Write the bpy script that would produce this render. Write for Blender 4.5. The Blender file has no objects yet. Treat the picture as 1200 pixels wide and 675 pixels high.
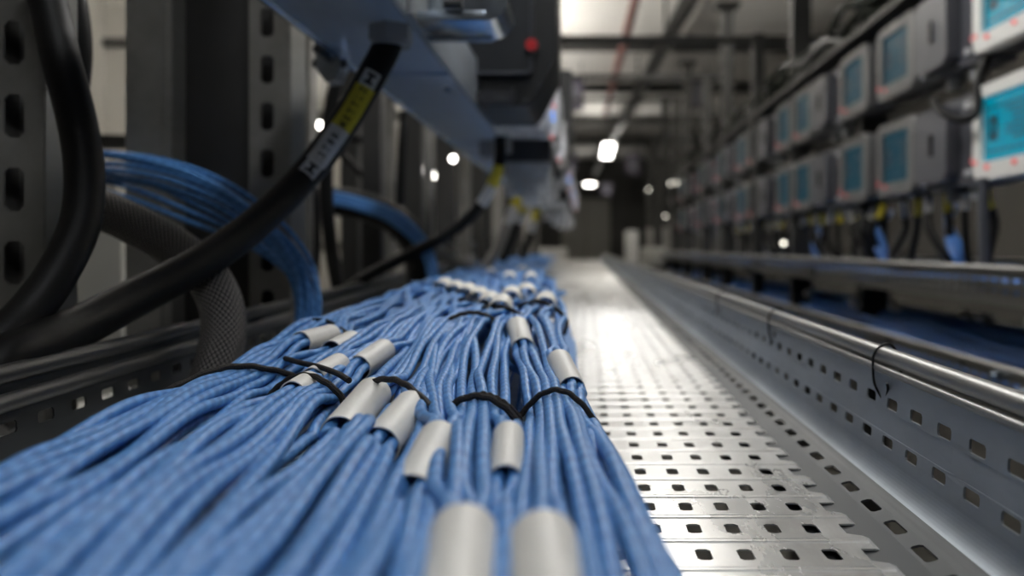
import bpy, bmesh, math, random
from mathutils import Vector, Matrix, noise
import numpy as np
random.seed(7)
C = bpy.context.scene.collection
F = 933.0; VX, VY = 688.0, 290.0; EYE = 1.6; FL = EYE - .19      # camera constants; FL: the tray's floor level
PI = math.pi
def PY(px, py, y): return Vector(((px-VX)*y/F, y, EYE-(py-VY)*y/F))
def lerp(a, b, t): return a+(b-a)*t
def smooth(t): t = max(0, min(1, t)); return t*t*(3-2*t)
def interp(x, pts):
    if x <= pts[0][0]: return pts[0][1]
    for (a, va), (b, vb) in zip(pts, pts[1:]):
        if x <= b: return lerp(va, vb, smooth((x-a)/(b-a))*.6+.4*(x-a)/(b-a))
    return pts[-1][1]

# ------------------------------------------------------------------ materials
def newmat(name):
    m = bpy.data.materials.new(name); m.use_nodes = True
    nt = m.node_tree; b = nt.nodes['Principled BSDF']
    return m, nt, b
def mat(name, col, rough=.5, metal=0., spec=.5, emit=None, es=0., noise_=None, bump=None, alpha=None, trans=0.):
    m, nt, b = newmat(name)
    b.inputs['Base Color'].default_value = (*col, 1); b.inputs['Roughness'].default_value = rough
    b.inputs['Metallic'].default_value = metal; b.inputs['Specular IOR Level'].default_value = spec
    if trans: b.inputs['Transmission Weight'].default_value = trans
    if emit: b.inputs['Emission Color'].default_value = (*emit, 1); b.inputs['Emission Strength'].default_value = es
    tc = nt.nodes.new('ShaderNodeTexCoord')
    if noise_:
        sc, amt = noise_
        n = nt.nodes.new('ShaderNodeTexNoise'); n.inputs['Scale'].default_value = sc; n.inputs['Detail'].default_value = 5
        nt.links.new(tc.outputs['Object'], n.inputs['Vector'])
        r = nt.nodes.new('ShaderNodeMix'); r.data_type = 'RGBA'
        r.inputs[6].default_value = (*[c*(1-amt) for c in col], 1); r.inputs[7].default_value = (*[min(1, c*(1+amt)) for c in col], 1)
        nt.links.new(n.outputs['Fac'], r.inputs[0]); nt.links.new(r.outputs[2], b.inputs['Base Color'])
        mr = nt.nodes.new('ShaderNodeMapRange'); mr.inputs[3].default_value = max(.03, rough-.12); mr.inputs[4].default_value = min(1, rough+.14)
        nt.links.new(n.outputs['Fac'], mr.inputs[0]); nt.links.new(mr.outputs[0], b.inputs['Roughness'])
    if bump:
        sc, st = bump
        n = nt.nodes.new('ShaderNodeTexNoise'); n.inputs['Scale'].default_value = sc
        nt.links.new(tc.outputs['Object'], n.inputs['Vector'])
        bp = nt.nodes.new('ShaderNodeBump'); bp.inputs['Strength'].default_value = st; bp.inputs['Distance'].default_value = .002
        nt.links.new(n.outputs['Fac'], bp.inputs['Height']); nt.links.new(bp.outputs[0], b.inputs['Normal'])
    return m
def galv(name, lo, hi, rough=.35, metal=.85, scale=90, stain=0.):
    m, nt, b = newmat(name); L = nt.links.new
    tc = nt.nodes.new('ShaderNodeTexCoord')
    v = nt.nodes.new('ShaderNodeTexVoronoi'); v.inputs['Scale'].default_value = scale
    n = nt.nodes.new('ShaderNodeTexNoise'); n.inputs['Scale'].default_value = 9; n.inputs['Detail'].default_value = 8; n.inputs['Roughness'].default_value = .65
    mp = nt.nodes.new('ShaderNodeMapping'); mp.inputs['Scale'].default_value = (1, .35, 1)
    L(tc.outputs['Object'], mp.inputs[0]); L(mp.outputs[0], v.inputs['Vector']); L(mp.outputs[0], n.inputs['Vector'])
    sp = nt.nodes.new('ShaderNodeSeparateColor'); L(v.outputs['Color'], sp.inputs[0])
    mx = nt.nodes.new('ShaderNodeMath'); mx.operation = 'MULTIPLY_ADD'; mx.inputs[1].default_value = .10
    L(sp.outputs[0], mx.inputs[0])
    nn = nt.nodes.new('ShaderNodeMapRange'); nn.inputs[1].default_value = .3; nn.inputs[2].default_value = .7; nn.inputs[4].default_value = .7
    L(n.outputs['Fac'], nn.inputs[0]); L(nn.outputs[0], mx.inputs[2])
    cr = nt.nodes.new('ShaderNodeMix'); cr.data_type = 'RGBA'; cr.inputs[6].default_value = (*lo, 1); cr.inputs[7].default_value = (*hi, 1)
    L(mx.outputs[0], cr.inputs[0])
    out = cr.outputs[2]
    if stain:
        n2 = nt.nodes.new('ShaderNodeTexNoise'); n2.inputs['Scale'].default_value = 26; n2.inputs['Detail'].default_value = 10; n2.inputs['Roughness'].default_value = .7; n2.inputs['Distortion'].default_value = .3
        L(mp.outputs[0], n2.inputs['Vector'])
        r2 = nt.nodes.new('ShaderNodeMapRange'); r2.inputs[1].default_value = .50; r2.inputs[2].default_value = .85; r2.inputs[4].default_value = stain
        L(n2.outputs['Fac'], r2.inputs[0])
        c2 = nt.nodes.new('ShaderNodeMix'); c2.data_type = 'RGBA'; c2.inputs[7].default_value = (.16, .13, .10, 1)
        L(r2.outputs[0], c2.inputs[0]); L(out, c2.inputs[6]); out = c2.outputs[2]
    L(out, b.inputs['Base Color'])
    rr = nt.nodes.new('ShaderNodeMapRange'); rr.inputs[3].default_value = rough-.1; rr.inputs[4].default_value = rough+.14
    L(mx.outputs[0], rr.inputs[0]); L(rr.outputs[0], b.inputs['Roughness'])
    b.inputs['Metallic'].default_value = metal
    bp = nt.nodes.new('ShaderNodeBump'); bp.inputs['Strength'].default_value = .12; bp.inputs['Distance'].default_value = .001
    L(n.outputs['Fac'], bp.inputs['Height']); L(bp.outputs[0], b.inputs['Normal'])
    return m
def cable_mat(name, lo, hi, rough=.42):
    m, nt, b = newmat(name); L = nt.links.new
    tc = nt.nodes.new('ShaderNodeTexCoord'); mp = nt.nodes.new('ShaderNodeMapping')
    mp.inputs['Scale'].default_value = (2, 1, 1)                        # UV: u once round, v in units of 10 mm
    L(tc.outputs['UV'], mp.inputs[0])
    w = nt.nodes.new('ShaderNodeTexWave'); w.bands_direction = 'DIAGONAL'; w.inputs['Scale'].default_value = .42; w.inputs['Distortion'].default_value = 1.6; w.inputs['Detail'].default_value = 1
    L(mp.outputs[0], w.inputs['Vector'])
    n = nt.nodes.new('ShaderNodeTexNoise'); n.inputs['Scale'].default_value = 1.3; n.inputs['Detail'].default_value = 3; L(mp.outputs[0], n.inputs['Vector'])
    mx = nt.nodes.new('ShaderNodeMix'); mx.data_type = 'RGBA'; mx.inputs[6].default_value = (*lo, 1); mx.inputs[7].default_value = (*hi, 1)
    a = nt.nodes.new('ShaderNodeMath'); a.operation = 'MULTIPLY_ADD'; a.inputs[1].default_value = .35
    L(w.outputs['Fac'], a.inputs[0]); L(n.outputs['Fac'], a.inputs[2])
    r = nt.nodes.new('ShaderNodeMapRange'); r.inputs[1].default_value = .35; r.inputs[2].default_value = 1.0; L(a.outputs[0], r.inputs[0])
    L(r.outputs[0], mx.inputs[0]); L(mx.outputs[2], b.inputs['Base Color'])
    bp = nt.nodes.new('ShaderNodeBump'); bp.inputs['Strength'].default_value = .55; bp.inputs['Distance'].default_value = .0007
    L(a.outputs[0], bp.inputs['Height']); L(bp.outputs[0], b.inputs['Normal'])
    b.inputs['Roughness'].default_value = rough
    return m
def braid_mat(name):
    m, nt, b = newmat(name); L = nt.links.new
    tc = nt.nodes.new('ShaderNodeTexCoord')
    sep = nt.nodes.new('ShaderNodeSeparateXYZ'); L(tc.outputs['UV'], sep.inputs[0])
    def wave(op, fu, fv):
        m1 = nt.nodes.new('ShaderNodeMath'); m1.operation = 'MULTIPLY'; m1.inputs[1].default_value = fu; L(sep.outputs[0], m1.inputs[0])
        m2 = nt.nodes.new('ShaderNodeMath'); m2.operation = 'MULTIPLY_ADD'; m2.inputs[1].default_value = fv; L(sep.outputs[1], m2.inputs[0]); L(m1.outputs[0], m2.inputs[2])
        s = nt.nodes.new('ShaderNodeMath'); s.operation = 'SINE'; L(m2.outputs[0], s.inputs[0]); return s
    s1 = wave(0, 26*2*PI, 0); s2 = wave(0, 0, 1.7*2*PI)
    p = nt.nodes.new('ShaderNodeMath'); p.operation = 'MULTIPLY'; L(s1.outputs[0], p.inputs[0]); L(s2.outputs[0], p.inputs[1])
    r = nt.nodes.new('ShaderNodeMapRange'); r.inputs[1].default_value = .42; r.inputs[2].default_value = .68; L(p.outputs[0], r.inputs[0])
    mx = nt.nodes.new('ShaderNodeMix'); mx.data_type = 'RGBA'; mx.inputs[6].default_value = (.010, .010, .011, 1); mx.inputs[7].default_value = (.55, .50, .47, 1)
    L(r.outputs[0], mx.inputs[0]); L(mx.outputs[2], b.inputs['Base Color'])
    bp = nt.nodes.new('ShaderNodeBump'); bp.inputs['Strength'].default_value = .8; bp.inputs['Distance'].default_value = .001
    L(p.outputs[0], bp.inputs['Height']); L(bp.outputs[0], b.inputs['Normal'])
    b.inputs['Roughness'].default_value = .5
    return m
M = dict(
 panel=galv('galvanised_panel', (.50, .50, .49), (.76, .76, .75), .31, .62, 120, .35),
 wall=galv('galvanised_wall', (.26, .29, .325), (.48, .53, .58), .52, .6, 110),
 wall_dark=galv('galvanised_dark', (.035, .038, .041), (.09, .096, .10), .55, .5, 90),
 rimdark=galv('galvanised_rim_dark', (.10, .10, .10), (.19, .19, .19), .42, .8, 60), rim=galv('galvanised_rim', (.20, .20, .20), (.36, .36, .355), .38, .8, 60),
 beam=galv('galvanised_beam', (.36, .44, .54), (.62, .70, .80), .36, .6, 40),
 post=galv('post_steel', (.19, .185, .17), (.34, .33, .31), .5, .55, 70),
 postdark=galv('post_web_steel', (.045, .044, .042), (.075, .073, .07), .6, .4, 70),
 farpost=mat('silhouette_steel', (.026, .026, .024), .6, .1, noise_=(6, .3)),  # backlit posts: their silhouette darkness is put into the colour
 blue=cable_mat('blue_cable_jacket', (.040, .160, .44), (.11, .315, .68), .47),
 deepblue=cable_mat('deep_blue_cable_jacket', (.030, .12, .40), (.07, .22, .58), .38),
 black=mat('black_rubber', (.006, .006, .006), .5, spec=.22, bump=(60, .15)),
 blackcord=mat('black_cord', (.016, .012, .010), .75, bump=(900, .6)),
 greycab=mat('grey_cable_jacket', (.26, .245, .22), .45),
 braid=braid_mat('braided_sleeving'),
 sleeve=mat('label_sleeve', (.74, .72, .68), .48, noise_=(70, .06), bump=(160, .15)),
 sleevein=mat('sleeve_inside', (.02, .04, .11), .6),  # dark blue inside face of the white sleeves
 yellow=mat('yellow_label', (.56, .47, .03), .5), white=mat('white_label', (.55, .55, .54), .5), ink=mat('label_ink', (.01, .01, .01), .6),
 box=mat('charcoal_plastic', (.014, .017, .021), .38, noise_=(30, .15)),
 boxd=mat('black_plastic', (.006, .007, .008), .45),
 red=mat('red_plastic', (.5, .02, .025), .35), redled=mat('red_led', (.5, .05, .05), .4, emit=(1, .10, .12), es=.4),
 blueled=mat('blue_led', (.05, .2, .6), .4, emit=(.12, .35, 1), es=1.2),
 alu=mat('bright_steel', (.55, .62, .70), .18, .95, noise_=(25, .2)),
 gland=mat('grey_gland', (.27, .28, .285), .45, noise_=(20, .2)),
 clear=mat('pale_translucent_plastic', (.66, .68, .70), .25, trans=.08, noise_=(14, .25)),
 greybox=mat('grey_plastic', (.075, .078, .09), .35, noise_=(8, .15)),
 dgreybox=mat('dark_grey_plastic', (.028, .028, .032), .35),
 frame=mat('white_bezel', (.72, .72, .69), .35), framed=mat('shaded_bezel', (.12, .12, .12), .35),  # shade of the backlit monitor faces is put into the dimmer bezel
 scr=mat('lit_screen', (.0, .05, .08), .2, emit=(.0, .36, .52), es=.52), scrd=mat('dim_screen', (.005, .02, .03), .35, spec=.08, emit=(.0, .10, .15), es=.28),
 scrink=mat('screen_graphics', (.0, .015, .03), .4),
 ceil=mat('ceiling_panel', (.72, .70, .66), .8, noise_=(.8, .08)), floor=mat('grey_screed', (.05, .048, .044), .6, noise_=(1.5, .25)),
 wpaint=mat('beige_wall_paint', (.50, .485, .45), .8, noise_=(1.1, .1)), wdark=mat('dark_wall_paint', (.075, .073, .068), .8, noise_=(1.1, .15)),
 door=mat('beige_door_paint', (.27, .26, .235), .6), cab=mat('cream_cabinet', (.52, .52, .48), .5), redpipe=mat('red_pipe_paint', (.20, .075, .065), .5),
 sign=mat('purple_sign', (.10, .09, .13), .5), signw=mat('sign_print', (.2, .2, .24), .5), whitebox=mat('white_enclosure', (.75, .75, .73), .4),
 lamp=mat('lamp_tube', (1, 1, 1), .5, emit=(1, .965, .9), es=22), lampnear=mat('near_lamp_tube', (1, 1, 1), .5, emit=(1, .98, .95), es=23), lampback=mat('back_fill_tube', (1, 1, 1), .5, emit=(.94, .97, 1), es=20), lampfill=mat('added_uplight_tube', (1, 1, 1), .5, emit=(1, .965, .9), es=125), lampfar=mat('far_lamp_tube', (1, 1, 1), .5, emit=(1, .97, .9), es=13),
 darkgreen=mat('dark_green_cable', (.012, .016, .010), .8, spec=.1), copper=mat('copper', (.6, .30, .14), .3, .9), tray=mat('far_tray_steel', (.17, .17, .165), .3, .75, noise_=(7, .3)),
)
# ------------------------------------------------------------------ mesh building
class MB:
    def __init__(s): s.v = []; s.f = []; s.uv = []; s.mi = []
    def add(s, vs, fs, uvs=None, mi=0):
        o = len(s.v); s.v += [tuple(p) for p in vs]
        for k, f in enumerate(fs):
            s.f.append([i+o for i in f]); s.uv.append(uvs[k] if uvs else [(0, 0)]*len(f)); s.mi.append(mi)
    def box(s, x0, x1, y0, y1, z0, z1, mi=0, bev=0):
        if bev:
            bm = bmesh.new(); bmesh.ops.create_cube(bm, size=1)
            bmesh.ops.scale(bm, vec=(x1-x0, y1-y0, z1-z0), verts=bm.verts); bmesh.ops.translate(bm, vec=((x0+x1)/2, (y0+y1)/2, (z0+z1)/2), verts=bm.verts)
            bmesh.ops.bevel(bm, geom=list(bm.edges), offset=bev, segments=2, affect='EDGES', profile=.6)
            bm.verts.index_update(); s.add([v.co for v in bm.verts], [[v.index for v in f.verts] for f in bm.faces], mi=mi); bm.free(); return
        s.add([(x, y, z) for z in (z0, z1) for y in (y0, y1) for x in (x0, x1)],
              [(0, 2, 3, 1), (4, 5, 7, 6), (0, 1, 5, 4), (2, 6, 7, 3), (0, 4, 6, 2), (1, 3, 7, 5)], mi=mi)
    def prism(s, poly, fn, d0, d1, mi=0):      # poly of (a, b); fn(a, b, d) -> point
        n = len(poly); vs = [fn(a, b, d0) for a, b in poly]+[fn(a, b, d1) for a, b in poly]
        s.add(vs, [list(range(n))[::-1], list(range(n, 2*n))]+[[i, (i+1) % n, n+(i+1) % n, n+i] for i in range(n)], mi=mi)
    def tube(s, pts, r, n=10, cap=True, mi=0, flat=1., up=None, closed=False):
        pts = [Vector(p) for p in pts]; N = len(pts); rr = r if isinstance(r, (list, tuple)) else [r]*N
        vs = []; L = 0; vv = []; prev = None
        for i, p in enumerate(pts):
            if closed: t = (pts[(i+1) % N]-pts[i-1]).normalized()
            else: t = (pts[min(i+1, N-1)]-pts[max(i-1, 0)]).normalized()
            if prev is None:
                a = Vector(up) if up else (Vector((0, 0, 1)) if abs(t.z) < .9 else Vector((0, 1, 0)))
                nx = (a-t*a.dot(t)).normalized()
            else: nx = (prev-t*prev.dot(t)).normalized()
            prev = nx; by = t.cross(nx)
            if i: L += (p-pts[i-1]).length
            vv.append(L*100)
            for k in range(n):
                a = 2*PI*k/n; vs.append(p+nx*(math.cos(a)*rr[i]*flat)+by*(math.sin(a)*rr[i]))
        fs = []; uv = []
        for i in range(N if closed else N-1):
            j = (i+1) % N
            for k in range(n):
                k2 = (k+1) % n
                fs.append([i*n+k, i*n+k2, j*n+k2, j*n+k]); vj = vv[j] if j > i else vv[i]+1
                uv.append([(k/n, vv[i]), ((k+1)/n, vv[i]), ((k+1)/n, vj), (k/n, vj)])
        if cap and not closed:
            fs += [list(range(n))[::-1], list(range((N-1)*n, N*n))]; uv += [[(0, 0)]*n]*2
        s.add(vs, fs, uv, mi)
    def cyl(s, a, b, r, n=16, mi=0, r2=None): s.tube([a, b], [r, r if r2 is None else r2], n, mi=mi)
    def pipe(s, a, b, ro, ri, n=24, mi=0):         # hollow sleeve
        a = Vector(a); b = Vector(b); t = (b-a).normalized(); nx = t.orthogonal().normalized(); by = t.cross(nx); vs = []
        for p, r in ((a, ri), (a, ro), (b, ro), (b, ri)):
            for k in range(n): c = 2*PI*k/n; vs.append(p+nx*math.cos(c)*r+by*math.sin(c)*r)
        fs = [[i*n+k, i*n+(k+1) % n, ((i+1) % 4)*n+(k+1) % n, ((i+1) % 4)*n+k] for i in range(4) for k in range(n)]
        s.add(vs, fs, mi=mi)
    def quad(s, fn, a0, a1, b0, b1, mi=0): s.add([fn(a0, b0), fn(a1, b0), fn(a1, b1), fn(a0, b1)], [(0, 1, 2, 3)], mi=mi)
    def holecell(s, fn, a0, a1, b0, b1, ha, hb, c):    # cell with a centred chamfered hole, half sizes ha, hb
        ca, cb = (a0+a1)/2, (b0+b1)/2; x0, x1, y0, y1 = ca-ha, ca+ha, cb-hb, cb+hb
        P = [(x0+c, y0), (x1-c, y0), (x1, y0+c), (x1, y1-c), (x1-c, y1), (x0+c, y1), (x0, y1-c), (x0, y0+c)]
        O = [(x0+c, b0), (x1-c, b0), (a1, y0+c), (a1, y1-c), (x1-c, b1), (x0+c, b1), (a0, y1-c), (a0, y0+c)]
        K = [(a1, b0), (a1, b1), (a0, b1), (a0, b0)]
        vs = [fn(*p) for p in P+O+K]
        s.add(vs, [(8, 9, 1, 0), (9, 16, 10, 2, 1), (10, 11, 3, 2), (11, 17, 12, 4, 3), (12, 13, 5, 4), (13, 18, 14, 6, 5), (14, 15, 7, 6), (15, 19, 8, 0, 7)])
    def build(s, name, mats, parent=None, smooth_=True, solid=None, weld=False, angle=40):
        me = bpy.data.meshes.new(name); me.from_pydata(s.v, [], s.f)
        for m in (mats if isinstance(mats, list) else [mats]): me.materials.append(m)
        if any(s.mi): me.polygons.foreach_set('material_index', s.mi)
        ul = me.uv_layers.new(name='uv'); ul.data.foreach_set('uv', [c for f in s.uv for p in f for c in p])
        if weld:
            bm = bmesh.new(); bm.from_mesh(me); bmesh.ops.remove_doubles(bm, verts=bm.verts, dist=1e-5); bmesh.ops.recalc_face_normals(bm, faces=bm.faces); bm.to_mesh(me); bm.free()
        if smooth_:
            me.polygons.foreach_set('use_smooth', [True]*len(me.polygons)); me.set_sharp_from_angle(angle=math.radians(angle))
        me.update(); o = bpy.data.objects.new(name, me); C.objects.link(o)
        if parent: o.parent = parent
        if solid:
            md = o.modifiers.new('thickness', 'SOLIDIFY'); md.thickness = solid; md.offset = 0
        return o
def tag(o, label=None, cat=None, group=None, kind=None):
    if label: o['label'] = label
    if cat: o['category'] = cat
    if group: o['group'] = group
    if kind: o['kind'] = kind
    return o
def empty(name, loc=(0, 0, 0), **k):
    o = bpy.data.objects.new(name, None); o.empty_display_size = .05; C.objects.link(o); o.location = loc
    return tag(o, **k)
def rel(o, loc):                                  # world-space mesh data under an Empty standing at loc
    o.location = -Vector(loc); return o
def copy_tree(o, loc=None, label=None, group=None):
    c = o.copy(); C.objects.link(c)
    if loc is not None: c.location = loc
    if label: c['label'] = label
    if group: c['group'] = group
    def kids(src, dst):
        for ch in list(src.children):
            d = ch.copy(); C.objects.link(d); d.parent = dst; kids(ch, d)
    kids(o, c)
    return c
def rrect(w, h, r, n=5):
    P = []
    for cx, cy, a0 in ((w/2-r, h/2-r, 0), (-w/2+r, h/2-r, 90), (-w/2+r, -h/2+r, 180), (w/2-r, -h/2+r, 270)):
        for k in range(n+1): a = math.radians(a0+90*k/n); P.append((cx+r*math.cos(a), cy+r*math.sin(a)))
    return P
def spline(pts, n=48):
    pts = [Vector(p) for p in pts]; out = []
    m = len(pts)-1; per = max(2, n//m)
    for i in range(m):
        p0, p1, p2, p3 = pts[max(i-1, 0)], pts[i], pts[i+1], pts[min(i+2, m)]
        for k in range(per):
            t = k/per; out.append(.5*((2*p1)+(p2-p0)*t+(2*p0-5*p1+4*p2-p3)*t*t+(3*p1-p0-3*p2+p3)*t**3))
    out.append(pts[-1]); return out

# ------------------------------------------------------------------ the near cable tray
PITCH = .0455; Y0, Y1 = .12, 12.0; NP = int((Y1-Y0)/PITCH)
tray = empty('cable_tray', (0, Y0, FL), label='galvanised perforated steel cable tray carrying the big pale blue cable pile', cat='cable tray')
cols = [-.034, -.008, .019, .045, .072, .098, .125, .151]
m = MB(); fz = lambda a, b: (a, b, FL)
YO = .4966-.0455/2-.009                        # row phase
k0 = int((YO-Y0)/PITCH); ys = YO-k0*PITCH
for i in range(NP):
    y = ys+i*PITCH; rb = .007
    prof = [(0, 0), (.0012, .0009), (.0035, .0012), (.0058, .0009), (rb, 0)]
    for (ya, za), (yb, zb) in zip(prof, prof[1:]):
        m.add([(-.62, y+ya, FL+za), (.181, y+ya, FL+za), (.181, y+yb, FL+zb), (-.62, y+yb, FL+zb)], [(0, 1, 2, 3)])
    ya, yb = y+rb, y+PITCH
    m.quad(fz, -.62, cols[0]-.013, ya, yb)
    e = [cols[0]-.013]+[(a+b)/2 for a, b in zip(cols, cols[1:])]+[.165]
    for c, a, b in zip(cols, e, e[1:]):
        hc = (ya+yb)/2
        m.quad(fz, a, c-.007, ya, yb); m.quad(fz, c+.007, b, ya, yb)
        m.holecell(fz, c-.007, c+.007, ya, yb, .0048, .0088, .0021)
    m.quad(fz, .165, .172, ya, yb)             # scalloped margin
    m.quad(fz, .172, .181, ya, ya+.006); m.quad(fz, .172, .181, yb-.010, yb)
    m.add([(.172, ya+.006, FL), (.181, ya+.006, FL), (.174, ya+.009, FL), (.172, ya+.010, FL)], [(0, 1, 2, 3)])
    m.add([(.181, y, FL), (.187, y+.001, FL-.002), (.187, ya+.004, FL-.002), (.181, ya+.006, FL)], [(0, 1, 2, 3)])
    m.add([(.181, yb-.010, FL), (.187, yb-.007, FL-.002), (.187, yb, FL-.002), (.181, yb, FL)], [(0, 1, 2, 3)])
rel(m.build('base_panel', M['panel'], tray, solid=.0012, smooth_=False), (0, Y0, FL))
def side(name, prof, slots, mt, sgn=1, warp=None, lab=None):
    """prof: list of (x, z) ; slots: {segment index: (half length, half height)}"""
    m = MB(); yend = Y1
    for si, ((x0, z0), (x1, z1)) in enumerate(zip(prof, prof[1:])):
        def fn(a, b, x0=x0, z0=z0, x1=x1, z1=z1):
            x, z = lerp(x0, x1, b), FL+lerp(z0, z1, b)
            if warp: x, z = warp(x, a, z)
            return (x, a, z)
        ln = math.hypot(x1-x0, z1-z0)
        if si in slots:
            for i in range(NP):
                y = ys+i*PITCH; m.holecell(lambda a, b: fn(a, b/ln), y, y+PITCH, 0, ln, slots[si][0], slots[si][1], .0018)
        else:
            for i in range(0, NP, 8): y = ys+i*PITCH; m.quad(fn, y, y+PITCH*min(8, NP-i), 0, 1)
    o = m.build(name, mt, tray, solid=.0015, weld=True, smooth_=False); rel(o, (0, Y0, FL))
    if lab: o['label'] = lab
    return o
arc = [(.236-.022*math.cos(a)-0*a, 0) for a in ()]
fil = [(.214+.021*math.sin(t), .0045+.019*(1-math.cos(t))+.003*t/1.5) for t in [.12*k for k in range(1, 14)]]
profR = [(.150, -.0055), (.200, .0005), (.213, .0035)]+fil+[(.2355, .031), (.2366, .043), (.2395, .060), (.240, .073), (.2415, .0925)]
iS = len(fil)
NS = 2+4                                         # the dark flat strip and the start of its bend, then the wall proper
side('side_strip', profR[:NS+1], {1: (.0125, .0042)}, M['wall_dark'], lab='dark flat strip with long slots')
side('side_wall', profR[NS:], {iS+3-NS: (.0105, .0040), iS+5-NS: (.0105, .0044)}, M['wall'])
def railpath(off, dz, n=40): return [(.2415+off, lerp(Y0, Y1, (i/n)**1.5), FL+dz) for i in range(n+1)]
m = MB(); m.tube(railpath(.006, .1005), .0072, 16); m.tube(railpath(-.0005, .0905), .0032, 10)
rel(m.build('rolled_rim', M['rim'], tray), (0, Y0, FL))
# the other side wall drifts outwards and rises a little with distance
def lx(y): return -.427-(y-.68)*.0676
def lz(y): return (y-.68)*.0068
warpL = lambda x, y, z: (x+lx(min(y, 7)), z+lz(min(y, 7)))
profL = [(.02, 0), (.006, .004), (0, .014), (0, .026), (-.001, .036), (-.001, .052), (-.002, .066), (-.002, .100)]
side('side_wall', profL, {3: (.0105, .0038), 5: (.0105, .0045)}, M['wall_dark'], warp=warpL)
m = MB()
for off, dz, r in ((-.004, .0985, .0075), (.0015, .0790, .0068)):
    m.tube([(lx(min(y, 7))+off, y, FL+dz+lz(min(y, 7))) for y in [lerp(Y0, Y1, (i/50)**1.5) for i in range(51)]], r, 14)
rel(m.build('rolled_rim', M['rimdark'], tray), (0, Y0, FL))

# ------------------------------------------------------------------ the cable pile
HZ = [(.05, .088), (.40, .090), (.60, .090), (.70, .083), (.80, .069), (.90, .066), (1.0, .067), (1.2, .060), (1.6, .060), (2.4, .064), (4, .062), (12, .07)]
def h(y):
    if y <= HZ[0][0]: return HZ[0][1]
    for (a, va), (b, vb) in zip(HZ, HZ[1:]):
        if y <= b: return lerp(va, vb, smooth((y-a)/(b-a)))
    return HZ[-1][1]
def ysolve(py):                                # depth where the pile's top shows at image row py
    lo, hi = .04, 12
    for _ in range(50):
        mid = (lo+hi)/2
        if VY+F*h(mid)/mid > py: lo = mid
        else: hi = mid
    return lo
def track(pts): 
    r = sorted((ysolve(py), (px-VX)*ysolve(py)/F) for px, py in pts)
    return r
def tval(tr, y):
    n = len(tr)
    if y <= tr[0][0]:
        (a, va), (b, vb) = tr[0], tr[1]; return va+(y-a)*(vb-va)/(b-a)
    if y >= tr[-1][0]: return tr[-1][1]
    for i in range(n-1):
        if y <= tr[i+1][0]:
            (a, va), (b, vb) = tr[i], tr[i+1]
            sa = (vb-tr[i-1][1])/(b-tr[i-1][0]) if i else (vb-va)/(b-a)
            sb = (tr[i+2][1]-va)/(tr[i+2][0]-a) if i+2 < n else (vb-va)/(b-a)
            t = (y-a)/(b-a); d = b-a
            return (2*t**3-3*t*t+1)*va+(t**3-2*t*t+t)*d*sa+(-2*t**3+3*t*t)*vb+(t**3-t*t)*d*sb
R = .0036
YS = [.10+.012*i for i in range(16)]; y = YS[-1]
while y < 1.25: y += .0125; YS.append(y)
while y < 6.2: y *= 1.045; YS.append(y)
class Bundle:
    def __init__(s, name, pts, n, hw, drop, ties, lower=0, layers=2, rot=None, skew=0):
        s.name, s.tr, s.n, s.hw, s.drop, s.ties, s.lower, s.layers, s.skew = name, track(pts), n, hw, drop, ties, lower, layers, skew
        s.sleeves = []
    def cx(s, y): return tval(s.tr, y)
    def ztop(s, y): return EYE-h(y)-s.lower(y) if callable(s.lower) else EYE-h(y)-s.lower
    def pinch(s, y):
        w = 0
        for t in s.ties: w = max(w, math.exp(-((y-t)/.045)**2))
        return w
    def section(s, y, u, lay):
        w = s.pinch(y); hw = interp(y, s.hw); hw *= 1-.10*w
        nn = s.n; z = s.ztop(y)-R-s.drop*(1+.8*w)*u*u-.0015*w-lay*2.2*R+s.skew*u
        return Vector((s.cx(y)+u*hw, y, z))
BL = {}
BL['e'] = Bundle('the bundle hugging the bare perforated floor', [(738, 850), (698, 675), (676, 570), (651, 452), (638, 412), (630, 385), (626, 365), (632, 347), (628, 330), (618, 315), (610, 306)], 7, [(.1, .026), (.22, .0245), (.35, .0235), (.48, .0205), (.6, .022), (.8, .030), (1.2, .034), (2, .04), (6, .05)], .009, [.50, .93, 1.5])
BL['d'] = Bundle('the bundle with the humped black tie at its middle', [(530, 850), (546, 675), (554, 570), (560, 466), (560, 425), (566, 395), (580, 370), (592, 350), (597, 335), (600, 318), (598, 306)], 6, [(.1, .0155), (.22, .0155), (.35, .018), (.48, .0215), (.6, .0225), (.8, .032), (1.2, .03), (2, .035), (6, .05)], .007, [.475, .86])
BL['s'] = Bundle('the slim bundle running down from the lone white sleeve', [(340, 850), (442, 675), (484, 560), (512, 490), (512, 440), (528, 400), (550, 372), (570, 350), (582, 335), (590, 318), (592, 306)], 4, [(.1, .0115), (.22, .0115), (.35, .011), (.48, .012), (.8, .018), (2, .03), (6, .04)], .003, [.8], lower=lambda y: .004*math.exp(-((y-.46)/.1)**2))
BL['c'] = Bundle('the bundle carrying two white sleeves side by side', [(115, 850), (285, 675), (372, 570), (460, 462), (487, 425), (508, 395), (530, 367), (552, 346), (568, 330), (582, 315), (588, 306)], 8, [(.1, .030), (.22, .0285), (.35, .026), (.48, .0245), (.6, .026), (.8, .028), (2, .035), (6, .04)], .007, [.50, 1.02])
BL['b'] = Bundle('the bundle beneath the loose black tie tail', [(-170, 850), (62, 675), (190, 570), (300, 482), (372, 434), (415, 408), (452, 385), (488, 362), (524, 342), (552, 327), (574, 313), (582, 306)], 8, [(.1, .030), (.22, .029), (.35, .027), (.56, .025), (.8, .028), (2, .035), (6, .04)], .007, [.56, .95])
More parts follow.
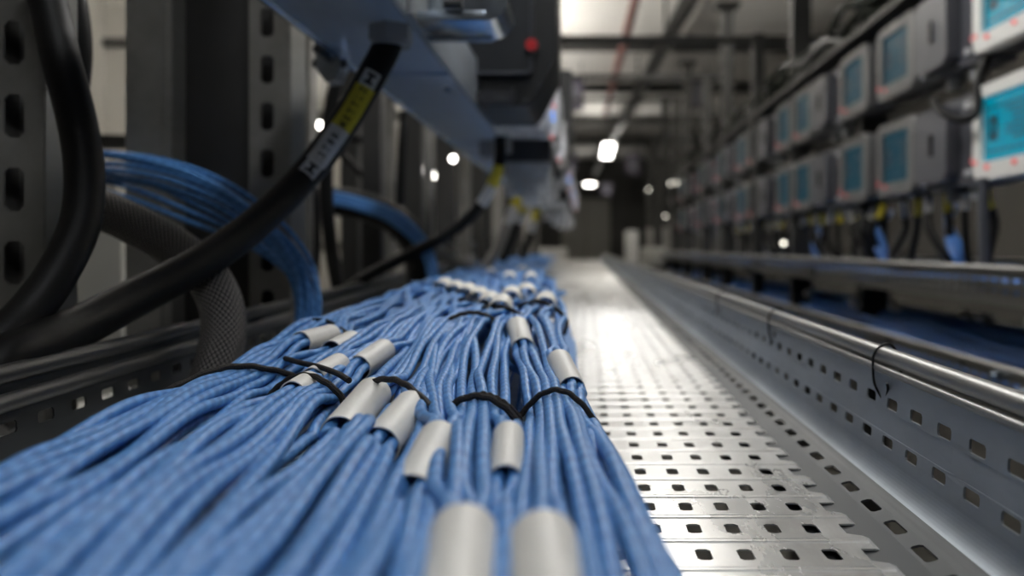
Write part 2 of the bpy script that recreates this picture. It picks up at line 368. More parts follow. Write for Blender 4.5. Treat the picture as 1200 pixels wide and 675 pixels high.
BL['a'] = Bundle('the outermost bundle nearest the dark tray wall', [(-560, 850), (-205, 675), (0, 576), (110, 514), (265, 434), (320, 408), (360, 388), (420, 362), (470, 343), (520, 326), (558, 312), (574, 306)], 9, [(.1, .036), (.22, .035), (.35, .034), (.60, .031), (.8, .03), (2, .035), (6, .04)], .009, [.60])
def upx(b, px, y): return ((px-VX)*y/F-b.cx(y))/interp(y, b.hw)
# white sleeves: (bundle, far image point, near image point, length, cable indices, radius)
SL = [('s', (515, 497), (482, 560), .062, (0, 1, 2, 3), .0098, 'white label sleeve alone on the slim bundle, between the paired sleeves and the frontmost ones'),
 ('c', (438, 446), (398, 492), .070, (0, 1, 2, 3), .0112, 'white label sleeve of a side-by-side pair, the one farther from the perforated floor'),
 ('c', (482, 462), (445, 505), .066, (4, 5, 6), .0102, 'white label sleeve of a side-by-side pair, crossed by the black tie at its end'),
 ('b', (450, 400), (420, 420), .055, (5, 6, 7), .0098, 'short white label sleeve lying free behind the side-by-side pair'),
 ('b', (397, 417), (366, 434), .050, (2, 3, 4), .0092, 'white label sleeve poking out behind the loose black tie tail'),
 ('b', (362, 438), (342, 450), .038, (0, 1), .0080, 'small white label sleeve under the loose black tie tail'),
 ('a', (388, 383), (352, 392), .050, (4, 5, 6), .0100, 'white label sleeve under the black tie beside the hanging blue cable loop'),
 ('a', (412, 390), (388, 402), .045, (7, 8), .0092, 'white label sleeve tucked beside the one under the black tie by the hanging loop'),
 ('d', (596, 497), (592, 548), .055, (4, 5), .0075, 'narrow white label sleeve squeezed between the humped tie bundle and its neighbour'),
 ('d', (543, 598), (528, 700), .062, (0, 1, 2, 3), .0108, 'frontmost white label sleeve of the humped tie bundle'),
 ('e', (636, 606), (650, 705), .062, (0, 1, 2), .0106, 'frontmost white label sleeve, nearest to the perforated floor'),
 ('e', (655, 412), (670, 444), .060, (4, 5, 6), .0098, 'white label sleeve just behind the thin tie, on the pile edge by the perforated floor'),
 ('e', (606, 373), (613, 398), .055, (0, 1, 2), .0102, 'white label sleeve on the crest of the hump behind the thin tie'),
]
far = [('a', 522, 334), ('b', 536, 338), ('b', 549, 341), ('c', 562, 346), ('c', 575, 352), ('s', 588, 356), ('d', 600, 345), ('d', 617, 341), ('e', 640, 352), ('d', 597, 325), ('e', 622, 326), ('c', 575, 320), ('e', 612, 316)]
SLE = []
for bk, A, B, ln, idx, r, lab in SL:
    b = BL[bk]; ya = ysolve(A[1])-.004; a3 = PY(*A, ya)
    b3 = PY(*B, ya-ln*.93); a3.z -= r*.8; b3.z -= r*.8
    d = b3-a3; b3 = a3+d.normalized()*ln if d.length > ln*1.5 else b3
    SLE.append((bk, a3, b3, r*1.07, idx, lab, 'white label sleeves on the nearer cable bundles'))
for i, (bk, px, py) in enumerate(far):
    b = BL[bk]; ya = ysolve(py)*.985; a3 = PY(px, py, ya); a3.z -= .001; ln = .062
    d = Vector((b.cx(ya-ln)-b.cx(ya), -ln, -.004))
    SLE.append((bk, a3, a3+d, .0135, ((i*3) % b.n, (i*3+1) % b.n), 'white label sleeve in the blurred cluster on the far part of the blue pile', 'white label sleeves on the far pile'))
for bk, a3, b3, r, idx, lab, grp in SLE: BL[bk].sleeves.append((a3, b3, r, idx))
def cable(b, j, lay, rnd):
    n = b.n-lay; u0 = (-1+2*(j+.5)/n) if lay == 0 else (-1+2*(j+.5)/n)*.93
    ph = [rnd.uniform(0, 6.28) for _ in range(6)]; pts = []
    for y in YS:
        free = 1-b.pinch(y); sp = interp(y, b.hw)/b.n
        u = u0+((.34+.3*smooth((y-.55)*4))*math.sin(y*17+ph[0])+(.24+.25*smooth((y-.55)*4))*math.sin(y*29+ph[1])+.5*math.sin(y*5+ph[4])*min(1, y))*free*.9/b.n*2*(.6+.4*lay)
        p = b.section(y, max(-1.12, min(1.12, u)), lay)
        p.z += (.0028*math.sin(y*21+ph[2])+.0014*math.sin(y*37+ph[3])+.0016*math.sin(ph[5]*3))*free-(.001 if lay else 0)
        if y > .68: 
            g = min(1, (y-.68)*3); p.x += g*(.006*math.sin(y*9+ph[4])+.004*math.sin(y*16+ph[0])); p.z += g*(.005*math.sin(y*11+ph[5]))
        if lay == 0:
            for (a3, b3, r, idx) in b.sleeves:
                if j in idx:
                    ya, yb = a3.y, b3.y
                    w = smooth((y-(yb-.05))/.045)*(1-smooth((y-(ya+.005))/.05))
                    if w > 0:
                        t = (y-ya)/(yb-ya); t = max(-.25, min(1.25, t)); c = a3.lerp(b3, t)
                        k = idx.index(j); m_ = len(idx); rr = (r-R-.0004)
                        an = PI*(.92-.84*(k/(m_-1) if m_ > 1 else .5)) if m_ < 4 else 2*PI*k/m_+PI*.75
                        c = Vector((c.x+rr*math.cos(an), y, c.z+rr*.8*math.sin(an)))
                        p = p.lerp(c, w); p.y = y
        else:                                   # keep lower strands out of the sleeves
            for (a3, b3, r, idx) in b.sleeves:
                w = smooth((y-(b3.y-.04))/.04)*(1-smooth((y-a3.y)/.04)); c = a3.lerp(b3, max(0, min(1, (y-a3.y)/(b3.y-a3.y))))
                if w > 0 and abs(p.x-c.x) < r+R: p.z = lerp(p.z, min(p.z, c.z-r-R), w)
            for sb, a3, b3, r, idx, *_ in SLE:
                if sb == b.name_key and j in idx: continue
                w = smooth((y-(b3.y-.03))/.03)*(1-smooth((y-a3.y)/.03))
                if w > 0:
                    c = a3.lerp(b3, max(0, min(1, (y-a3.y)/(b3.y-a3.y)))); dx = p.x-c.x; lim = r+R+.0003
                    if abs(dx) < lim and p.z > c.z-r: p.x = lerp(p.x, c.x+math.copysign(lim, dx), w); p.z -= .003*w
        pts.append(p)
    return pts
rnd = random.Random(3)
for bk, b in BL.items(): b.name_key = bk
for bk, b in BL.items():
    for lay in range(2):
        for j in range(b.n-lay):
            if lay and j % 3 == 1: continue
            m = MB(); m.tube(cable(b, j, lay, rnd), R, 12)
            tag(m.build('network_cable', M['blue']), 'blue network cable in '+b.name, 'cable', 'blue cables in '+b.name)
# flank: cables slipping from the pile down to the bare floor
flank = [(.150, [(.1, .047), (.2, .046), (.36, .040), (.48, .018), (.62, .006), (.8, -.012), (1.2, -.035), (2, -.10), (4, -.23), (6, -.27)]),
         (.135, [(.1, .045), (.2, .041), (.36, .031), (.48, .012), (.62, .002), (.8, -.016), (1.2, -.040), (2, -.11), (4, -.24), (6, -.28)]),
         (.120, [(.1, .041), (.2, .036), (.36, .024), (.48, .008), (.62, -.002), (.8, -.022), (1.2, -.048), (2, -.12), (4, -.25), (6, -.29)]),
         (.166, [(.1, .050), (.2, .048), (.36, .042), (.48, .023), (.62, .010), (.8, -.008), (1.2, -.032), (2, -.098), (4, -.22), (6, -.26)]),
         (.182, [(.1, .054), (.2, .052), (.36, .045), (.48, .028), (.62, .013), (.8, -.005), (1.2, -.028), (2, -.094), (4, -.21), (6, -.25)]),
         (.108, [(.1, .036), (.2, .031), (.36, .020), (.48, .004), (.62, -.008), (.8, -.026), (1.2, -.052), (2, -.13), (4, -.26), (6, -.30)])]
for q, (dh, tr) in enumerate(flank):
    pts = []
    for y in YS:
        hh = dh if y < .7 else lerp(dh, dh*.72, smooth((y-.7)/.4)); hh = min(hh, .19-R-.0015)
        pts.append(Vector((tval(tr, y)+.0012*math.sin(y*23+q*2), y, EYE-hh+(.0015*math.sin(y*15+q) if q not in (4,) else 0))))
    m = MB(); m.tube(pts, R, 12)
    tag(m.build('network_cable', M['blue']), 'blue network cable slipping down the flank of the pile onto the bare perforated floor', 'cable', 'blue cables on the flank of the pile')
# bed: the cables underneath
for q in range(34):
    t = q/33; ph = rnd.uniform(0, 6.28); lay = q % 3; pts = []
    for y in YS:
        xr = tval(flank[0][1], y)-.022; xl = tval(BL['a'].tr, y)-.034
        xl = max(xl, lx(y)+.03)
        x = lerp(xl, xr, t)+.006*math.sin(y*7+ph)+.003*math.sin(y*19+ph*2)
        z = EYE-h(y)-.044-.014*lay+.003*math.sin(y*11+ph)
        pts.append((x, y, z))
    m = MB(); m.tube(pts, R, 8)
    tag(m.build('network_cable', M['blue']), 'blue network cable buried beneath the tied bundles, glimpsed in the dark gaps', 'cable', 'blue cables under the tied bundles')
for bk, a3, b3, r, idx, lab, grp in SLE:
    m = MB(); m.pipe(a3, b3, r, r-.0008, 28); o = m.build('label_sleeve', M['sleeve']); tag(o, lab, 'label sleeve', grp)
    d = (b3-a3).normalized(); m = MB(); m.pipe(a3+d*.0007, b3-d*.0007, r-.00085, r-.0012, 28); m.build('inside', M['sleevein'], o)['label'] = 'dark blue lining'

# ------------------------------------------------------------------ black ties
def tie(path, r, lab, tail=None, flat=1.):
    m = MB(); m.tube(spline(path, 60), r, 8, flat=flat)
    if tail: m.tube(spline(tail, 30), r, 8, flat=flat)
    o = m.build('cable_tie', M['blackcord']); return tag(o, lab, 'cable tie')
def over(b, y, slant=0., ex=.003, r=.0021, dip=0, u0=-1, u1=1, lift=.0012):
    P = []; hw = interp(y, b.hw)
    for k in range(17):
        u = lerp(u0, u1, k/16); yy = y+slant*u; p = b.section(yy, u, 0)
        z = p.z+R+r*.5+lift+.0004*math.sin(k*1.9); P.append(Vector((p.x+u*ex, yy, z)))
    a, c = P[0].copy(), P[-1].copy()
    for q, s_, lst in ((a, -1, 'a'), (c, 1, 'c')):
        q1 = q+Vector((s_*.0035, 0, -.004)); q2 = q+Vector((s_*.004, .001, -.012)); q3 = q+Vector((s_*.001, .002, -.022))
        if lst == 'a': P = [q3, q2, q1]+P
        else: P = P+[q1, q2, q3]
    return P
tie(over(BL['a'], .595, .035, r=.0026), .0024, 'thick black cloth tie round the outermost bundle, by the braided sleeve')
p2 = over(BL['a'], .62, .030, u0=-.2); 
tie(over(BL['b'], .555, -.01, u0=-1, u1=.9, r=.0024), .0022, 'black cloth tie with a loose tail lying across the small sleeves', tail=[PY(334, 420, .645), PY(352, 425, .62), PY(374, 430, .595), PY(396, 438, .57), PY(409, 446, .548)])
tie(over(BL['c'], .505, -.035, r=.0024, lift=.006, u0=-.95), .0021, 'black cloth tie arching over the two side-by-side white sleeves')
tie(over(BL['d'], .478, -.003, r=.0024), .0022, 'humped black cloth tie round the middle bundle, in the sharpest part of the pile')
tie(over(BL['d'], .486, .006, r=.002, u0=.1), .0014, 'thin dark strap end doubled beside the humped tie')
tie(over(BL['e'], .498, -.006, r=.0024), .0019, 'thin twisted black tie round the bundle next to the perforated floor')
tie([PY(348, 379, .80), PY(362, 375, .80), PY(382, 376, .79), PY(396, 383, .77), PY(412, 395, .735), PY(414, 402, .73)], .0020, 'black tie draped over the sleeve beside the hanging blue loop')
tie(over(BL['e'], .93, -.02, lift=.004), .0023, 'black tie over the rearward hump at the edge of the bare floor')
tie(over(BL['d'], .86, -.03, lift=.004, u0=-.6), .0022, 'black tie crossing the hump behind the humped middle tie')
tie(over(BL['s'], .80, .01, lift=.004), .0022, 'short black tie on the slim bundle at the hump')
tie(over(BL['c'], .98, -.03, lift=.003), .0022, 'short slanted black tie where the cables rise toward the white sleeve cluster')
# thin black ties hooked on the bare rim
for px, py, ln, lab in ((909, 371, 34, 'thin black tie hooked over the bare rim, middle one of three'), (1036, 420, 50, 'thin black tie hooked over the bare rim, the one closest to the lens'), (846, 347, 22, 'thin black tie hooked over the bare rim, farthest of three')):
    y = .2475*F/(px-VX); s_ = y/F; x = .2475; z = FL+.1005
    P = [(x+.013, y-.004, z-.018), (x+.0115, y-.002, z-.002), (x+.006, y, z+.0085), (x-.002, y, z+.0078), (x-.0085, y, z), (x-.0095, y-.001, z-.01), (x-.0100, y-.005, z-.022), (x-.0085, y-.012, z-.030), (x-.0068, y-.020, z-.0335), (x-.0082, y-.030, z-.024), (x-.010, y-.033, z-.018)]
    m = MB(); m.tube(spline(P, 50), .0011, 8); tag(m.build('cable_tie', M['black']), lab, 'cable tie', 'thin black ties on the bare rim')

# ------------------------------------------------------------------ heavy cables, braided sleeve, loops
def heavy(name, pts, dia, mt, lab, cat='cable', n=20, grp=None, N=70):
    P = spline([PY(*p) for p in pts], N); m = MB(); m.tube(P, dia/2, n); o = m.build(name, M[mt]); tag(o, lab, cat, grp); return o, P
A, PA = heavy('power_cable', [(462, 18, 1.07), (455, 50, 1.07), (436, 88, 1.06), (402, 146, 1.04), (358, 205, 1.0), (300, 262, .93), (232, 310, .85), (160, 348, .78), (95, 382, .71), (40, 406, .64), (-5, 432, .60), (-50, 500, .585)], .0385, 'black', 'thick black power cable with a yellow and white label, sweeping down from a grey gland', n=24, N=110)
heavy('power_cable', [(38, -60, .76), (58, 10, .76), (72, 70, .75), (90, 140, .75), (99, 200, .74), (94, 262, .72), (66, 322, .69), (28, 372, .66), (-14, 412, .63), (-60, 470, .62)], .0335, 'black', 'thick unlabelled black cable looping down in front of the braided sleeve')
heavy('power_cable', [(66, -60, .9), (86, 0, .9), (92, 70, .9), (80, 140, .9), (54, 200, .88), (18, 246, .85), (-30, 290, .83)], .0275, 'black', 'black cable passing behind the looping one and out past the slotted post')
heavy('braided_sleeve', [(-60, 190, .95), (0, 214, .93), (60, 226, .92), (125, 248, .91), (185, 278, .90), (232, 312, .89), (257, 350, .87), (262, 392, .86), (250, 440, .85), (238, 500, .85)], .046, 'braid', 'black braided cable sleeve with pale woven flecks bending down into the tray', 'braided sleeve', n=32, N=100)
# blue loop over the tray wall
for k in range(9):
    a = k/9*2*PI+.3; rr = .0135 if k else 0; ox, oz = rr*math.cos(a), rr*math.sin(a); fl = .022*math.sin(k*2.3)
    base = [(-40, 214, 1.20), (14, 197, 1.19), (70, 182, 1.18), (140, 180, 1.17), (210, 196, 1.16), (270, 226, 1.15), (322, 268, 1.14), (354, 312, 1.13), (364, 352, 1.12), (360, 392, 1.11), (352, 440, 1.10)]
    P = []
    for i, p in enumerate(base):
        q = PY(*p); s_ = min(1, abs(i-8)*.22); q += Vector((ox*1.15+fl*s_*.3, fl*s_*.2+rr*.5*math.sin(a*2), oz*(.9+.5*s_)-abs(fl)*s_*1.0)); P.append(q)
    m = MB(); m.tube(spline(P, 60), R, 10)
    tag(m.build('network_cable', M['blue']), 'blue network cable in the hanging loop that arches past the wide steel post', 'cable', 'blue cables of the hanging loop by the wide post')
for k in range(3):
    P = [PY(*p)+Vector((0, .01*k, -.006*k)) for p in [(14, 200, 1.2), (70, 192+k*6, 1.19), (140, 203+k*9, 1.18), (210, 230+k*9, 1.17), (280, 268+k*4, 1.16), (330, 310, 1.14), (348, 350, 1.13), (346, 395, 1.12)]]
    m = MB(); m.tube(spline(P, 60), R, 10)
    tag(m.build('network_cable', M['blue']), 'blue network cable in the hanging loop that arches past the wide steel post', 'cable', 'blue cables of the hanging loop by the wide post')
# second loop farther on
heavy('corrugated_conduit', [(330, 240, 2.1), (392, 236, 2.1), (440, 246, 2.08), (474, 268, 2.05), (492, 300, 2.03), (494, 335, 2.0)], .075, 'black', 'dark conduit arching beneath the second blue loop', 'conduit')
for k in range(6):
    P = [PY(*p)+Vector((.010*math.cos(k*1.05), -.03+.01*math.sin(k), .013*math.sin(k*1.05))) for p in [(392, 232, 2.0), (425, 240, 2.0), (462, 254, 1.98), (492, 278, 1.95), (507, 305, 1.92), (512, 345, 1.9)]]
    m = MB(); m.tube(spline(P, 40), .0052, 8)
    tag(m.build('network_cable', M['blue']), 'blue network cable in the smaller second loop resting on dark conduit', 'cable', 'blue cables of the second loop')
Bc, PB = heavy('power_cable', [(586, 160, 1.9), (586, 186, 1.9), (578, 214, 1.9), (558, 246, 1.9), (522, 276, 1.88), (476, 300, 1.85), (430, 324, 1.8), (400, 345, 1.78)], .0275, 'black', 'black power cable with a small yellow label, second along the beam')
Gc, PG = heavy('power_cable', [(610, 205, 2.7), (604, 236, 2.7), (590, 274, 2.68), (578, 300, 2.65), (560, 316, 2.6), (534, 307, 2.55), (510, 290, 2.5), (480, 280, 2.5)], .033, 'greycab', 'pale grey power cable dipping in a U with a yellow label')
Hc, PH = heavy('power_cable', [(618, 210, 3.1), (612, 246, 3.1), (596, 290, 3.1), (588, 306, 3.1)], .034, 'black', 'black power cable with yellow label just beyond the pale grey one')
Ic, PI_ = heavy('power_cable', [(634, 225, 4.0), (626, 258, 4.0), (616, 292, 4.0), (612, 304, 4.0)], .036, 'black', 'farthest black power cable with a yellow label above the pile')
heavy('hanging_cable', [(396, 88, 1.75), (386, 140, 1.75), (382, 220, 1.75), (388, 290, 1.75), (398, 345, 1.7)], .030, 'black', 'vertical black cable hanging behind the labelled cable')
heavy('hanging_cable', [(352, 150, 1.9), (366, 210, 1.9), (372, 280, 1.9), (368, 340, 1.85)], .018, 'black', 'thin black cable hanging close beside the slotted flange')
heavy('hanging_cable', [(396, 176, 2.3), (425, 205, 2.3), (452, 238, 2.3), (462, 280, 2.3)], .020, 'black', 'thin black cable slanting toward the second blue loop')
heavy('hanging_cable', [(474, 130, 2.4), (470, 200, 2.4), (468, 260, 2.4)], .030, 'black', 'black cable hanging between the far slender posts')
heavy('hanging_cable', [(350, 160, 2.2), (390, 158, 2.2), (440, 168, 2.2)], .020, 'black', 'black cable strung level behind the labelled cable')
# labels wrapped on cables
def text_mesh(s, size):
    cu = bpy.data.curves.new('lettering', 'FONT'); cu.body = s; cu.size = size; cu.offset = size*.03; cu.align_x = 'LEFT'; cu.align_y = 'CENTER'
    o = bpy.data.objects.new('lettering', cu); C.objects.link(o); dg = bpy.context.evaluated_depsgraph_get()
    me = bpy.data.meshes.new_from_object(o.evaluated_get(dg)); bpy.data.objects.remove(o); bpy.data.curves.remove(cu)
    vs = [v.co.copy() for v in me.vertices]; fs = [list(p.vertices) for p in me.polygons]; bpy.data.meshes.remove(me); return vs, fs
class Wrap:                                    # surface coordinates (distance along, angle) on a cable, angle 0 facing the lens
    def __init__(s, P): 
        s.P = P; s.L = [0]
        for a, b in zip(P, P[1:]): s.L.append(s.L[-1]+(b-a).length)
    def at(s, d, ang, r):
        for i in range(len(s.P)-1):
            if d <= s.L[i+1] or i == len(s.P)-2:
                t = (d-s.L[i])/(s.L[i+1]-s.L[i]); p = s.P[i].lerp(s.P[i+1], t); break
        j0, j1 = max(i-2, 0), min(i+3, len(s.P)-1); tan = (s.P[j1]-s.P[j0]).normalized()
        f = Vector((0, 0, EYE))-p; f = (f-tan*f.dot(tan)).normalized(); g = tan.cross(f)
        return p+f*math.cos(ang)*r+g*math.sin(ang)*r
    def near(s, px, py):
        best = min(range(len(s.P)), key=lambda i: (VX+F*s.P[i].x/s.P[i].y-px)**2+(VY+F*(EYE-s.P[i].z)/s.P[i].y-py)**2); return s.L[best]
    def strip(s, mb, d0, d1, a0, a1, r, nd=14, na=10):
        vs = [s.at(lerp(d0, d1, i/nd), lerp(a0, a1, j/na), r) for i in range(nd+1) for j in range(na+1)]
        mb.add(vs, [[i*(na+1)+j, i*(na+1)+j+1, (i+1)*(na+1)+j+1, (i+1)*(na+1)+j] for i in range(nd) for j in range(na)])
w = Wrap(PA); ra = .0385/2; d0, d1 = w.near(359, 212), w.near(440, 92); lo, hi = min(d0, d1), max(d0, d1)   # lo: the upper end
LN = hi-lo; A0 = .72
lab = MB(); w.strip(lab, lo, lo+LN*.13, -A0*.8, A0*.8, ra+.0004); lab.build('label', M['white'], A)['label'] = 'white end label with a black mark'
lab = MB(); w.strip(lab, lo+LN*.52, hi-LN*.13, -A0, A0, ra+.0004); w.strip(lab, hi-LN*.13, hi, -A0*.8, A0*.8, ra+.0004)
lb = lab.build('label', M['white'], A); lb['label'] = 'white label with black lettering'
lab = MB(); w.strip(lab, lo+LN*.13, lo+LN*.52, -A0, A0, ra+.0004); lab.build('label', M['yellow'], A)['label'] = 'yellow label with black lettering'
ink = MB()
def wtext(s, dstart, size, sp=1.25):
    x = 0
    for ch in s:
        vs, fs = text_mesh(ch, size*.82); wd = max(v.x for v in vs)-min(v.x for v in vs); mnx = min(v.x for v in vs)
        # reads from the lower end upward
        ink.add([w.at(dstart-(x+v.x-mnx), (v.y)/ra, ra+.0007) for v in vs], fs); x += wd+size*.30
    return x
wtext('12T88', hi-LN*.155, .0150); wtext('METTLZ8', lo+LN*.515, .0148)
for e0, e1 in ((lo+LN*.02, lo+LN*.11), (hi-LN*.11, hi-LN*.02)):      # the I-shaped mark in a white frame at each end
    dd = e1-e0; w.strip(ink, e0, e0+dd*.25, -.34, .34, ra+.0007, 3, 6); w.strip(ink, e1-dd*.25, e1, -.34, .34, ra+.0007, 3, 6); w.strip(ink, e0+dd*.2, e1-dd*.2, -.13, .13, ra+.0007, 3, 4)
ink.build('lettering', M['ink'], lb, smooth_=False)
def small_label(parent, P, r, q, cut=.5):
    w = Wrap(P); a, b = w.near(*q[0]), w.near(*q[1]); a, b = min(a, b), max(a, b); mid = lerp(a, b, cut)
    m1 = MB(); w.strip(m1, a, mid, -1.2, 1.2, r+.0006); m1.build('label', M['yellow'], parent)['label'] = 'yellow half of the label'
    m1 = MB(); w.strip(m1, mid, b, -1.2, 1.2, r+.0006); m1.build('label', M['white'], parent)['label'] = 'white half of the label'
small_label(Bc, PB, .01375, ((584, 193), (562, 240)), .5)
small_label(Gc, PG, .0165, ((606, 226), (594, 262)), .45)
small_label(Hc, PH, .017, ((616, 232), (606, 262)), .6)
small_label(Ic, PI_, .018, ((630, 245), (620, 272)), .5)

# ------------------------------------------------------------------ the beam and what hangs on it
BZ = EYE+.297
beam = empty('support_beam', (-.3, .5, BZ), label='long galvanised steel channel beam overhead carrying the switch boxes', cat='beam'); bo = (-.3, .5, BZ)
m = MB(); m.box(-.382, -.232, .5, 9, BZ, BZ+.003); rel(m.build('bottom_plate', M['beam'], beam), bo)
m = MB(); m.tube([(-.384, y, BZ-.001) for y in (.5, 3, 9)], .0055, 12); m.box(-.386, -.382, .5, 9, BZ, BZ+.06); rel(m.build('edge_lip', M['alu'], beam), bo)
m = MB(); m.box(-.236, -.232, .5, 9, BZ-.002, BZ+.10, bev=.001); rel(m.build('side_flange', M['wall'], beam), bo)
m = MB()
for y in (1.35, 2.25, 3.15, 4.05):
    m.box(-.382, -.235, y, y+.05, BZ-.006, BZ)
rel(m.build('joint_plate', M['beam'], beam), bo)
# hanging clamp on the beam's outer edge
cl = empty('beam_clamp', (-.385, 1.2, BZ), label='shiny steel clamp and bolt gripping the outer edge of the overhead beam', cat='clamp')
q = (-.385, 1.2, BZ); m = MB(); m.prism([(-.020, .012), (.018, .012), (.020, -.026), (.012, -.046), (-.004, -.050), (-.016, -.034)], lambda a, b, d: (q[0]+a, q[1]+d, q[2]+b), -.02, .02); rel(m.build('clamp_body', M['alu'], cl), q)
m = MB(); m.cyl((q[0]-.006, q[1]-.05, q[2]-.01), (q[0]-.006, q[1]+.03, q[2]-.01), .006); m.cyl((q[0]+.026, q[1]-.01, q[2]-.022), (q[0]-.024, q[1]-.01, q[2]-.022), .0065, 6); rel(m.build('bolt', M['wall_dark'], cl), q)
# gland, above the thick cable
g = PY(460, 20, 1.07); gl = empty('cable_gland_block', g, label='grey moulded gland block from which the thick labelled cable drops', cat='cable gland')
m = MB(); m.box(g.x-.062, g.x+.035, 1.02, 1.14, EYE+.300, EYE+.42, bev=.006); rel(m.build('block', M['gland'], gl), g)
m = MB(); m.cyl((g.x-.002, 1.07, EYE+.276), (g.x-.002, 1.07, EYE+.302), .030, 6); m.cyl((g.x-.002, 1.07, EYE+.270), (g.x-.002, 1.07, EYE+.282), .026, 24); rel(m.build('gland_nut', M['gland'], gl), g)
# bright steel conduit box crossing above
s0 = PY(500, 10, 1.12); cb = empty('steel_bracket', s0, label='bright steel bracket with a rounded end beside the grey gland block', cat='bracket')
m = MB(); m.box(-.232, -.136, 1.06, 1.16, EYE+.302, EYE+.316, bev=.002); m.box(-.232, -.136, 1.15, 1.165, EYE+.30, EYE+.40); rel(m.build('channel', M['alu'], cb), s0)
m = MB(); P = [(-.136+.030*math.sin(t)*.95, 1.06, EYE+.302+.030-.030*math.cos(t)) for t in [i*PI/16 for i in range(9)]]
pl = [(-.136+.030*math.sin(i*PI/16), .030-.030*math.cos(i*PI/16)) for i in range(9)]+[(-.136, .030)]
m.prism(pl, lambda a, b, d: (a, d, EYE+.302+b), 1.06, 1.16); rel(m.build('rounded_end', M['alu'], cb), s0)
m = MB(); m.cyl((-.190, 1.055, EYE+.322), (-.165, 1.055, EYE+.322), .006, 10); rel(m.build('bolt', M['wall_dark'], cb), s0)

def black_box(y, lab, dep=.26):
    q = (-.18, y, EYE+.30); t = empty('switch_box', q, label=lab, cat='switch box', group='black switch boxes along the beam')
    fn = lambda a, b, d: (a, y+d, EYE+b)
    m = MB(); m.prism([(-.229, .302), (-.128, .302), (-.112, .316), (-.066, .405), (-.064, .75), (-.229, .75)], fn, .012, dep); rel(m.build('body', M['boxd'], t), q)
    m = MB(); m.prism([(-.262, .372), (-.258, .366), (-.120, .366), (-.114, .372), (-.114, .74), (-.262, .74)], fn, -.006, .012)
    for o_ in (0,): rel(m.build('front_cover', M['box'], t), q)
    m = MB(); m.tube([fn(-.256, .366, -.009), fn(-.126, .366, -.009), fn(-.118, .372, -.009), fn(-.117, .74, -.009)], .0028, 8); rel(m.build('cover_edge', M['greybox'], t), q)
    m = MB(); m.prism([(-.272, .304), (-.160, .304), (-.154, .310), (-.154, .338), (-.162, .338), (-.162, .330), (-.215, .330), (-.272, .322)], fn, -.004, .010)
    br = m.build('mounting_lug', M['dgreybox'], t); rel(br, q)
    m = MB(); m.cyl(fn(-.222, .314, -.008), fn(-.222, .314, .0), .005, 12); m.box(-.196, -.172, y-.006, y-.003, EYE+.311, EYE+.318); m.cyl(fn(-.262, .314, -.007), fn(-.262, .314, 0), .009, 14); m.build('lug_screw', M['wall_dark'], br)
    m = MB(); m.cyl(fn(-.116, .424, -.018), fn(-.116, .424, .0), .0125, 24); k = m.build('button', M['red'], t); rel(k, q)
    m = MB(); m.pipe(fn(-.114, .422, -.016), fn(-.114, .422, -.002), .0155, .0128); m.build('button_ring', M['wall_dark'], k)
    m = MB(); m.box(-.275, -.250, y-.010, y-.002, EYE+.416, EYE+.424, bev=.002); rel(m.build('latch', M['red'], t), q)
    m = MB()
    for a, b in ((-.132, .312), (-.100, .345)): m.cyl(fn(a, b, .004), fn(a, b, .013), .004, 10)
    rel(m.build('cover_screw', M['wall_dark'], t), q)
    return t
bb = black_box(1.68, 'charcoal switch box with a round red button hanging from the beam, nearest of its row', .30)
bb2 = copy_tree(bb, (-.18, 3.35, EYE+.30), 'charcoal switch box farther along the beam, behind the pale socket boxes')
def socket_row(y, lab):
    q = (-.2, y, EYE+.2); t = empty('socket_box', q, label=lab, cat='socket box', group='pale socket boxes along the beam')
    m = MB(); m.box(-.34, -.112, y, y+.34, EYE+.318, EYE+.40, bev=.006); m.box(-.345, -.11, y-.006, y+.33, EYE+.335, EYE+.345, bev=.002); rel(m.build('housing', M['clear'], t), q)
    m = MB(); m.box(-.30, -.26, y+.02, y+.12, EYE+.25, EYE+.325, bev=.01); m.cyl((-.235, y+.1, EYE+.27), (-.235, y+.1, EYE+.32), .02); rel(m.build('gland', M['gland'], t), q)
    m = MB(); m.box(-.25, -.108, y+.16, y+.42, EYE+.255, EYE+.33, bev=.006); rel(m.build('terminal_box', M['dgreybox'], t), q)
    m = MB(); m.box(-.245, -.108, y+.20, y+.40, EYE+.165, EYE+.262, bev=.012)
    for k in range(3): m.cyl((-.225+.04*k, y+.19, EYE+.15), (-.225+.04*k, y+.19, EYE+.18), .016, 14)
    rel(m.build('socket_cover', M['clear'], t), q)
    m = MB()
    m.prism([(-.112, .40), (-.076, .44), (-.080, .31), (-.104, .30)], lambda a, b, d: (a, y+d, EYE+b), 0, .35); rel(m.build('side_cheek', M['clear'], t), q)
    for k, (mt, dz) in enumerate((('redled', .385), ('blueled', .350), ('blueled', .366), ('redled', .300))):
        m = MB(); m.box(-.094-.002*k, -.086-.002*k, y-.01, y-.001, EYE+dz-.004, EYE+dz+.004, bev=.002); rel(m.build('indicator_light', M[mt], t), q)
    return t
sr = socket_row(2.18, 'pale translucent socket box with red and blue lights, right behind the red-button switch box')
for i, yy in enumerate((2.75, 4.2, 5.2, 6.3)):
    copy_tree(sr, (-.2, yy, EYE+.2), ['pale socket box second in line behind the red-button switch box', 'pale socket box third in line along the beam', 'pale socket box fourth in line along the beam, very blurred', 'farthest pale socket box along the beam'][i])

